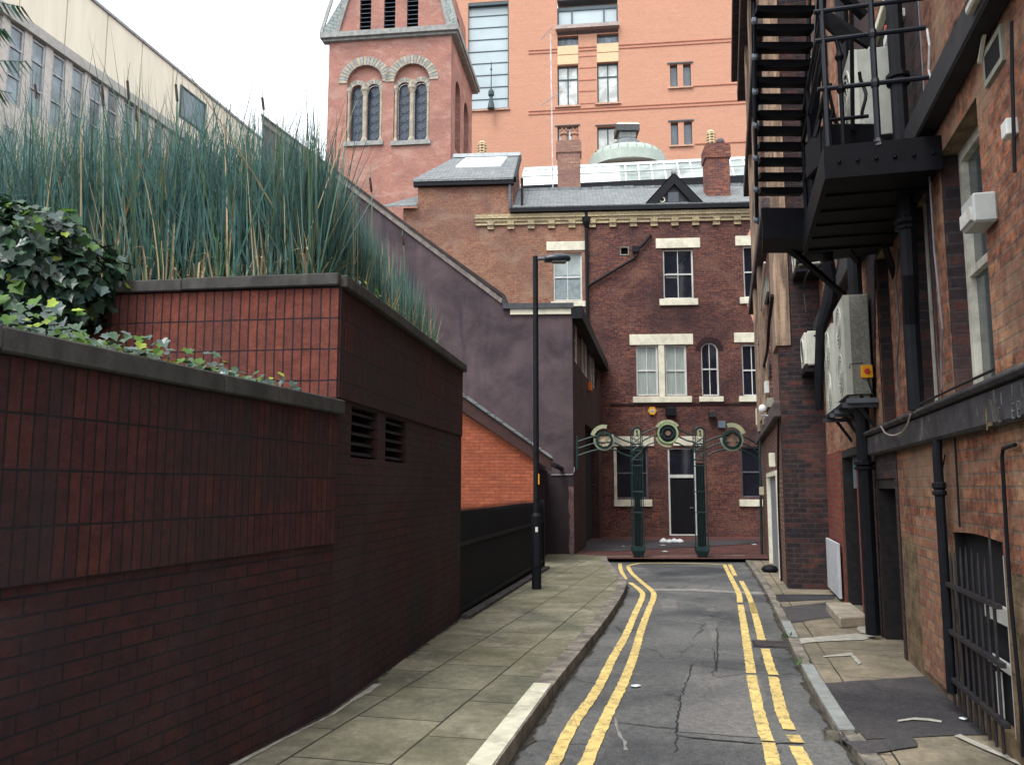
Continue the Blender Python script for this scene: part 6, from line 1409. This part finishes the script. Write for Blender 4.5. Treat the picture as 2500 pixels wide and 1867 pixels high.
# big pair on the bracket
sA0, sA1 = S_(2135, 850)[0] + .0, 0
nearF = Fr(*FR.pt(S_(2135, 850)[0], 0).xy, *FR.n.xy, *(-FR.u).xy)
s0 = S_(2135, 850)[0]; zb_, zt_ = S_(2120, 975)[1], S_(2120, 728)[1]
o1 = nearF.at(2066, 850)[0]
ac1 = condenser(FR, s0, s0 + .92, zb_, zt_, .04, o1, 'condenser_unit', 'large grey twin fan air conditioning unit with a yellow isolator on its side', 2)
a = nearF.at(2115, 908); k_ = .058
iso = thing('isolator_switch', 'yellow isolator box with a red knob on the large grey air conditioning unit', 'switch', nearF.pt(a[0], a[1] - .06, 0))
part('box', MB().fb(nearF, (a[0] - k_, a[0] + k_, a[1] - .068, a[1] + .068), .0, .06), plain('isolator_yellow', '#e0a21c', .45, .06), iso, bevel=.006)
part('knob', MB().ring(nearF, a[0] + .003, a[1], .001, .028, 0, 6.2832, .06, .085, 14).fb(nearF, (a[0] - .006, a[0] + .012, a[1] - .026, a[1] + .026), .085, .1), plain('isolator_red', (.52, .04, .025), .4), iso)
part('cable', MB().tube([nearF.pt(a[0] - .01, a[1] - .07, .03), nearF.pt(a[0] - .02, a[1] - .14, .03), nearF.pt(a[0] - .05, a[1] - .25, .03), nearF.pt(a[0] - .12, a[1] - .34, .02), nearF.pt(a[0] - .22, a[1] - .36, .0)], .009, 6), BLK, iso)
m = MB().tube([nearF.pt(o1 - .02, zb_ + .28, .008), nearF.pt(o1 - .03, zb_ + .33, .008), nearF.pt(o1 - .16, zb_ + .34, .008)], .004, 4)
part('pipe_notch', m, BLK, ac1)
ac2 = condenser(FR, s0 + 1.22, s0 + 2.14, zb_ - .04, zt_ - .08, .04, o1, 'condenser_unit', 'second twin fan air conditioning unit behind the one with the yellow switch', 2)
br = thing('bracket_shelf', 'black steel shelf carrying the two large air conditioning units', 'bracket', FR.pt(s0 + 1, zb_ - .2, 0))
part('beam', MB().fb(FR, (s0 - .08, s0 + 2.3, zb_ - .09, zb_ - .045), o1 - .08, o1 + .02).fb(FR, (s0 - .08, s0 + 2.3, zb_ - .09, zb_ - .045), .03, .09), BLK, br)
for s in (s0 + .0, s0 + .8, s0 + 1.3, s0 + 2.1):
    part('arm', MB().fb(FR, (s, s + .05, zb_ - .14, zb_ - .09), .0, o1 + .06), plain('bracket_grey', (.06, .07, .085), .5), br); part('strut', MB().bar(FR.pt(s + .025, zb_ - .12, o1 - .1), FR.pt(s + .025, zb_ - .4, .0), .035), BLK, br)
part('near_angle', MB().fb(nearF, (-.35, o1 + .03, zb_ - .10, zb_ - .05), .05, .10), plain('angle_grey', (.10, .115, .14), .5), br)
m = MB()
for s in (s0 + .06, s0 + .8): m.fb(FR, (s, s + .08, zb_ - .045, zb_), .06, .12).fb(FR, (s, s + .08, zb_ - .045, zb_), o1 - .12, o1 - .02)
part('feet', m, OFFST, br)
# small single fan units on the sooty pier: fans face the street (-x), side to camera
def small_ac(px0, py0, px1, py1, lab, depth=.28):
    F = FPi; r = F.rect(px0, py0, px1, py1); w = r[1] - r[0]
    Fx = Fr(*F.pt(r[0], 0).xy, *(-F.n).xy, *(-F.u).xy)       # plane facing the street at left side of unit
    t = thing('air_conditioner', lab, 'air conditioner', F.pt((r[0] + r[1]) / 2, r[2], 0), 'small air conditioning units on the sooty pier')
    part('casing', MB().fb(F, r, .05, .75), FADE, t, bevel=.015)
    L = .75; cs = -.40; cz = (r[2] + r[3]) / 2; rad = (r[3] - r[2]) * .36
    part('front_panel', MB().fb(Fx, (-.73, -.07, r[2] + .02, r[3] - .02), 0, .05), plain('front_pale', '#c6c9bd', .5, .05), t, bevel=.01)
    g = part('fan_grille', MB().ring(Fx, cs, cz, rad * .9, rad * 1.05, 0, 6.2832, .05, .065, 20), FADE, t); part('fan_recess', MB().ring(Fx, cs, cz, .001, rad * .9, 0, 6.2832, .05, .055, 20), VDARK, g)
    Fn = F.off(.75); part('handle_slot', MB().fb(Fn, (r[0] + w * .3, r[0] + w * .62, r[3] - .10, r[3] - .07), 0, .004), VDARK, t)
    part('hose', MB().tube([Fn.pt(r[0] + w * .42, cz + .1, 0), Fn.pt(r[0] + w * .42, cz + .08, .06), Fn.pt(r[0] + w * .5, cz - .05, .06), Fn.pt(r[0] + w * .75, cz - .1, .05), Fn.pt(r[1] + .02, cz - .1, .02)], .016, 6), BLK, t)
    part('shelf', MB().fb(F, (r[0] - .05, r[1] + .15, r[2] - .10, r[2] - .04), 0, .7), BLK, t)
    return t
small_ac(1962, 826, 2012, 905, 'small white air conditioning unit low on the sooty pier beside the large grey units')
small_ac(1940, 600, 1992, 672, 'small white air conditioning unit high on the sooty pier below the fire escape landing')
# ------------------------------------------------------------------ fire escape
IR = plain('fire_escape_black', (.0028, .0032, .0055), .6, .3, 10, spec=.12)
IRB = plain('fire_escape_blue_black', (.006, .009, .016), .45, .3, 8, spec=.25)
pA = S_(2296, 345); sN = pA[0]; zD = pA[1]
NFr = Fr(*FR.pt(sN, 0).xy, *FR.n.xy, *(-FR.u).xy)     # near edge plane: s = distance out from wall
oW = NFr.at(2022, 345)[0]; oS = NFr.at(1990, 100)[0]
sFar = sN + 1.95
fe = thing('fire_escape', 'black iron fire escape with open stair and railed platform high on the right wall', 'fire escape', FR.pt(sN + 1, zD - .2, oW / 2))
part('platform', MB().fb(FR, (sN, sFar, zD - .20, zD - .02), .01, oW), IR, fe)
m = MB().fb(FR, (sN - .04, sN, zD - .22, zD + .03), .0, oW + .04).fb(FR, (sN, sFar, zD - .22, zD + .03), oW, oW + .04).fb(FR, (sFar, sFar + .05, zD - .22, zD + .03), .0, oW + .04)
for k in range(1, 5): s = sN + (sFar - sN) * k / 5; m.fb(FR, (s, s + .04, zD - .215, zD - .195), .01, oW)
part('joists', m, IR, fe)
m = MB()
for k in range(6): p = NFr.pt(oW * (k + .5) / 6, zD - .1, .045); m.lathe(p - Vector((0, 0, .012)), [(.001, 0), (.014, .004), (.014, .02), (.001, .024)], 6)
part('bolts', m, IR, fe)
ztop_ = NFr.at(2130, 12)[1]; zr2 = NFr.at(2100, 88)[1]; zr3 = NFr.at(2100, 208)[1]; zr4 = NFr.at(2100, 286)[1]
for z in (ztop_, zr2, zr3): part('rail', MB().tube([NFr.pt(.05, z, .0), NFr.pt(oS, z, .0)], .019, 8).tube([FR.pt(sN, z, oW), FR.pt(sFar, z, oW)], .019, 8), IRB, fe)
part('rail', MB().tube([NFr.pt(oW * .62, zr4, 0), NFr.pt(oW, zr4, 0)], .014, 6), IR, fe)
for x in (2136,):
    s = NFr.at(x, 200)[0]; part('post', MB().tube([NFr.pt(s, zD, 0), NFr.pt(s, ztop_ + .3, 0)], .024, 8).lathe(NFr.pt(s, zr2 - .03, 0), [(.03, 0), (.035, .03), (.03, .06)], 8).lathe(NFr.pt(s, zr3 - .03, 0), [(.03, 0), (.035, .03), (.03, .06)], 8).lathe(NFr.pt(s, zD, 0), [(.05, 0), (.04, .03), (.03, .06)], 8), IRB, fe)
for s in (sN + 1.3, sFar): part('post', MB().tube([FR.pt(s, zD, oW), FR.pt(s, ztop_, oW)], .02, 8), IR, fe)
part('post', MB().tube([NFr.pt(oW, zD, 0), NFr.pt(oW, ztop_ + .3, 0)], .02, 8), IRB, fe)
s = NFr.at(2052, 200)[0]; part('post', MB().tube([NFr.pt(s + .12, ztop_ - .22, 0), NFr.pt(s + .02, ztop_ - .22, 0), NFr.pt(s, ztop_ - .32, 0), NFr.pt(s, zD, -.0)], .017, 8).lathe(NFr.pt(s, zr2 - .18, 0), [(.02, 0), (.035, .03), (.02, .07)], 8).lathe(NFr.pt(s, zr3 - .05, 0), [(.02, 0), (.035, .03), (.02, .07)], 8), IR, fe)
for (xa, ya, xb, yb) in ((2005, 270, 2046, 130), (2030, 300, 2052, 200), (2052, 330, 2040, 200)):
    part('baluster', MB().tube([NFr.pt(*NFr.at(xa, ya), -.5), NFr.pt(*NFr.at(xb, yb), -.5)], .014, 6), IR, fe)
# upper flight braces
part('upper_stringer', MB().bar(NFr.pt(*NFr.at(2010, 20), -.1), NFr.pt(*NFr.at(2072, 78), -.1), .05, .09).bar(NFr.pt(*NFr.at(2030, -10), -.3), NFr.pt(*NFr.at(2140, 60), -.3), .05, .07), IR, fe)
# the open stair, rising towards the camera outboard of the platform
Yb, Yt = 8.25, 7.25
def P3(px, py, Y): return onY(px, py, Y)
zL0 = onY(1900, 510, 8.15).z
nst = 13
xl0, xr0 = onY(1858, 480, Yb).x, onY(1964, 480, Yb).x; xl1, xr1 = onY(1852, 60, Yt).x, onY(1988, 60, Yt).x; z1_ = onY(1900, 60, Yt).z
for k in range(nst):
    f = k / 9.0; Y = Yb + (Yt - Yb) * f * .95; z = onY(1900, 457, Yb).z + (z1_ - onY(1900, 457, Yb).z) * f * .88
    xl, xr = xl0 + (xl1 - xl0) * f, xr0 + (xr1 - xr0) * f; n = 8; m = MB(); prev = None
    for j in range(n):
        g0, g1 = j / n, (j + 1) / n; sag = lambda g: .028 * math.sin(math.pi * g) + .0
        xa, xb = xl + (xr - xl) * g0, xl + (xr - xl) * g1
        m.hexa([(xa, Y, z - .05 - sag(g0)), (xb, Y, z - .05 - sag(g1)), (xb, Y + .13, z - .05), (xa, Y + .13, z - .05), (xa, Y, z), (xb, Y, z), (xb, Y + .13, z), (xa, Y + .13, z)])
    part('tread', m, IR, fe)
T0 = Vector((0, Yb + .1, zL0)); zt5 = z1_ + .8 * (z1_ - zL0) * .5
def strg(x0, x1, w, nm, mat, yo=.1):
    a = Vector((x0, Yb + yo, zL0 - .05)); d = Vector((x1, Yt + yo, z1_)) - Vector((x0, Yb + yo, zL0)); return part(nm, MB().bar(a, a + d * 1.55, w, .11), mat, fe)
strg(xl0 - .02, xl1 - .02, .035, 'stringer', IR); strg(xr0 + .045, xr1 + .07, .085, 'stringer', IRB)
part('handrail', MB().tube([(xl0 - .07, Yb - .05, zL0 - .1), (xl1 - .05, Yt - .05, z1_), (xl1 - .05 + (xl1 - xl0) * .6, Yt - .6, z1_ + 1.8)], .016, 8), IRB, fe)
m = MB()
for k in range(7):
    f = k / 6.0; p = Vector((xl0 - .07 + (xl1 - xl0 + .02) * f, Yb - .05 + (Yt - Yb) * f, zL0 - .1 + (z1_ - zL0 + .1) * f)); m.lathe(p - Vector((0, 0, .03)), [(.017, 0), (.03, .02), (.03, .05), (.017, .07)], 8); m.tube([p, p + Vector((.05, .12, 0))], .009, 5)
part('rail_joints', m, plain('galvanised_fitting', (.09, .11, .14), .4), fe)
part('handrail', MB().tube([(xr0 + .0, Yb - .06, zL0 + .9), (xr1 + .01, Yt - .06, z1_ + .9)], .017, 8).tube([(xr0 + .02, Yb + .03, zL0 - .3), (xr1 + .0, Yt + .0, z1_ + .8)], .014, 8), IRB, fe)
# landing below the stair
l0, l1 = onY(1856, 512, 8.1), onY(1992, 592, 8.1)
HX_ = lambda x, y: x + .27 * (y - 8.04)
part('landing', MB().hexa([(HX_(l0.x,8.08),8.08,l1.z+.02),(HX_(l1.x+.2,8.08),8.08,l1.z+.02),(HX_(l1.x+.2,8.55),8.55,l1.z+.02),(HX_(l0.x,8.55),8.55,l1.z+.02),(HX_(l0.x,8.08),8.08,l1.z+.08),(HX_(l1.x+.2,8.08),8.08,l1.z+.08),(HX_(l1.x+.2,8.55),8.55,l1.z+.08),(HX_(l0.x,8.55),8.55,l1.z+.08)]), IR, fe)
part('landing_fascia', MB().box(l0.x, l1.x + .3, 8.04, 8.08, l1.z + .02, l0.z), IR, fe)
part('landing_link', MB().hexa([(l1.x, 8.1, l1.z + .02), FR.pt(sFar, l1.z + .02, 0), FR.pt(sFar + .9, l1.z + .02, 0), (l1.x + .1, 9.0, l1.z + .02), (l1.x, 8.1, l1.z + .07), FR.pt(sFar, l1.z + .07, 0), FR.pt(sFar + .9, l1.z + .07, 0), (l1.x + .1, 9.0, l1.z + .07)]), IR, fe)
# knee braces
for (xa, ya, Ya, xb, yb, Yb_) in ((1902, 584, 8.3, 2062, 722, 9.2), (1994, 560, 8.1, 2052, 470, 7.5), (2062, 596, 8.2, 2092, 636, 8.9), (2160, 600, 7.3, 2190, 690, 7.9)):
    part('brace', MB().bar(onY(xa, ya, Ya), onY(xb, yb, Yb_), .05, .05), IR, fe)
part('brace', MB().bar(onY(1895, 588, 8.6), onY(1985, 655, 9.6), .05, .05), IR, fe)
part('support_post', MB().tube([onY(2012, 560, 8.2), onY(2020, 600, 8.2), onY(2022, 640, 8.2)], [.04, .06, .05], 8), IR, fe)
part('hanging_strut', MB().bar(onY(2045, 470, 7.4), onY(2010, 545, 8.0), .06, .03), IRB, fe)
# vertical black soil pipe assembly below the landing
t = thing('soil_pipe', 'knotted black soil pipe descending below the landing behind the air conditioners', 'pipe', onY(2020, 820, 11))
part('pipe', MB().tube([onY(2018, 600, 11), onY(2020, 640, 11), onY(2030, 690, 11), onY(2024, 740, 11), onY(2005, 800, 11), onY(2000, 900, 11), onY(2000, 1000, 11)], [.09, .09, .08, .10, .07, .06, .05], 10), IR, t)
part('branch', MB().tube([onY(2052, 560, 11), onY(2055, 640, 11), onY(2044, 700, 11), onY(2030, 720, 11)], .06, 8), BLKR, t)
# bits of kit on the platform
condenser(FR, sN + 1.15, sN + 2.0, zD + .55, NFr.off(-1.2).at(2095, 92)[1] if False else zD + 1.35, .05, .40, 'condenser_unit', 'white single fan unit on the wall above the fire escape platform', 1, FADE, plain('unit_white', '#9fa29a', .5, .1))
a = FR.pt(sN + .9, zD + .05, .55)
solo('duct_box', MB().box(a.x - .22, a.x + .22, a.y - .2, a.y + .25, zD + .18, zD + .5).tube([(a.x - .15, a.y, zD - .02), (a.x - .15, a.y, zD + .2)], .04).tube([(a.x + .1, a.y, zD - .02), (a.x + .1, a.y, zD + .2)], .04), IR, 'squat black box on legs standing on the fire escape platform', 'box', bevel=.03)
cable([(2095, 125), (2110, 140), (2125, 155), (2134, 170)], .012, plain('green_hose', (.28, .30, .22), .6), 'grey green hose curling from the white unit above the platform', .5)
m = MB()
P = [FR.pt(sN + .75 + .02 * math.sin(k * .9), zD + .95 - k * .05, .38 + .02 * math.cos(k * .8)) for k in range(9)]
solo('cable', MB().tube(smooth_line(P, .03), .014, 6), BLK, 'tangled black flex hanging beside the white unit above the platform', 'cable')
solo('broom_handle', MB().tube([onY(2106, 296, 7.0), onY(2123, 330, 7.0)], .012, 6), WHT, 'short white rod lying on the fire escape platform', 'rod')

# further clutter of rods, flat bars and cables round the stair head
for (xa, ya, Ya, xb, yb, Yb_, w_) in ((2078, -10, 6.6, 2082, 318, 6.6, .03), (2000, 110, 7.0, 2040, 300, 7.0, .025), (2012, 250, 7.2, 2048, 310, 7.2, .03), (1996, 40, 6.8, 2020, 330, 7.2, .022), (2150, 120, 7.4, 2225, 300, 7.4, .05), (2140, 330, 7.0, 2235, 120, 7.6, .03), (2060, -10, 6.4, 2110, 40, 6.4, .08)):
    part('brace', MB().bar(onY(xa, ya, Ya), onY(xb, yb, Yb_), w_, w_ * .6), IR, fe)
part('kick_plate', MB().fb(FR, (sN + .05, sFar, zD, zD + .13), oW - .01, oW + .0), IR, fe)
for k in range(7):
    s = sN + .1 + k * .28; part('baluster', MB().tube([FR.pt(s, zD, oW - .02), FR.pt(s, zr3 + .02, oW - .02)], .008, 6), IR, fe)
cable([(2140, 600), (2120, 630), (2060, 660), (2045, 700), (2052, 760)], .012, BLK, 'sagging black cable under the fire escape near the grey units', .45)
cable([(2200, 610), (2196, 700), (2204, 800), (2198, 900), (2206, 985)], .010, plain('old_grey_wire', (.10, .10, .11), .7), 'grey cable clipped to the dark wall beside the large grey units', .03)
cable([(2300, 985), (2380, 950), (2440, 925), (2500, 900)], .009, BLK, 'thin black cable lying along the top of the stained string course', .145)
cable([(2318, 1110), (2308, 1180), (2314, 1250), (2306, 1320)], .006, BLK, 'thin dark wire on the pale infill brickwork beside the downpipe', .03)
# ------------------------------------------------------------------ small weeds at the kerbs
WM = leafmat('weed_green', (.05, .12, .03), .6, .2)
for k, (x, y, n, lab) in enumerate(((1926, 1556, 26, 'small green weed tuft at the right kerb beside the drain grate'), (1500, 1368, 14, 'tiny weed at the far left corner of the road'), (1948, 1618, 12, 'sparse weed in the joint of the right kerb stones'))):
    c = onG(x, y, RPH if k != 1 else 0); m = MB()
    for j in range(n): blade(m, c + Vector((rnd.uniform(-.05, .05), rnd.uniform(-.08, .08), 0)), rnd.uniform(.03, .09), rnd.uniform(.01, .06), rnd.uniform(0, 6.28), rnd.uniform(.008, .016), 0, .01, 0, 2)
    solo('weed', m, WM, lab, 'weed', 'weeds in the kerb joints', recalc=False)
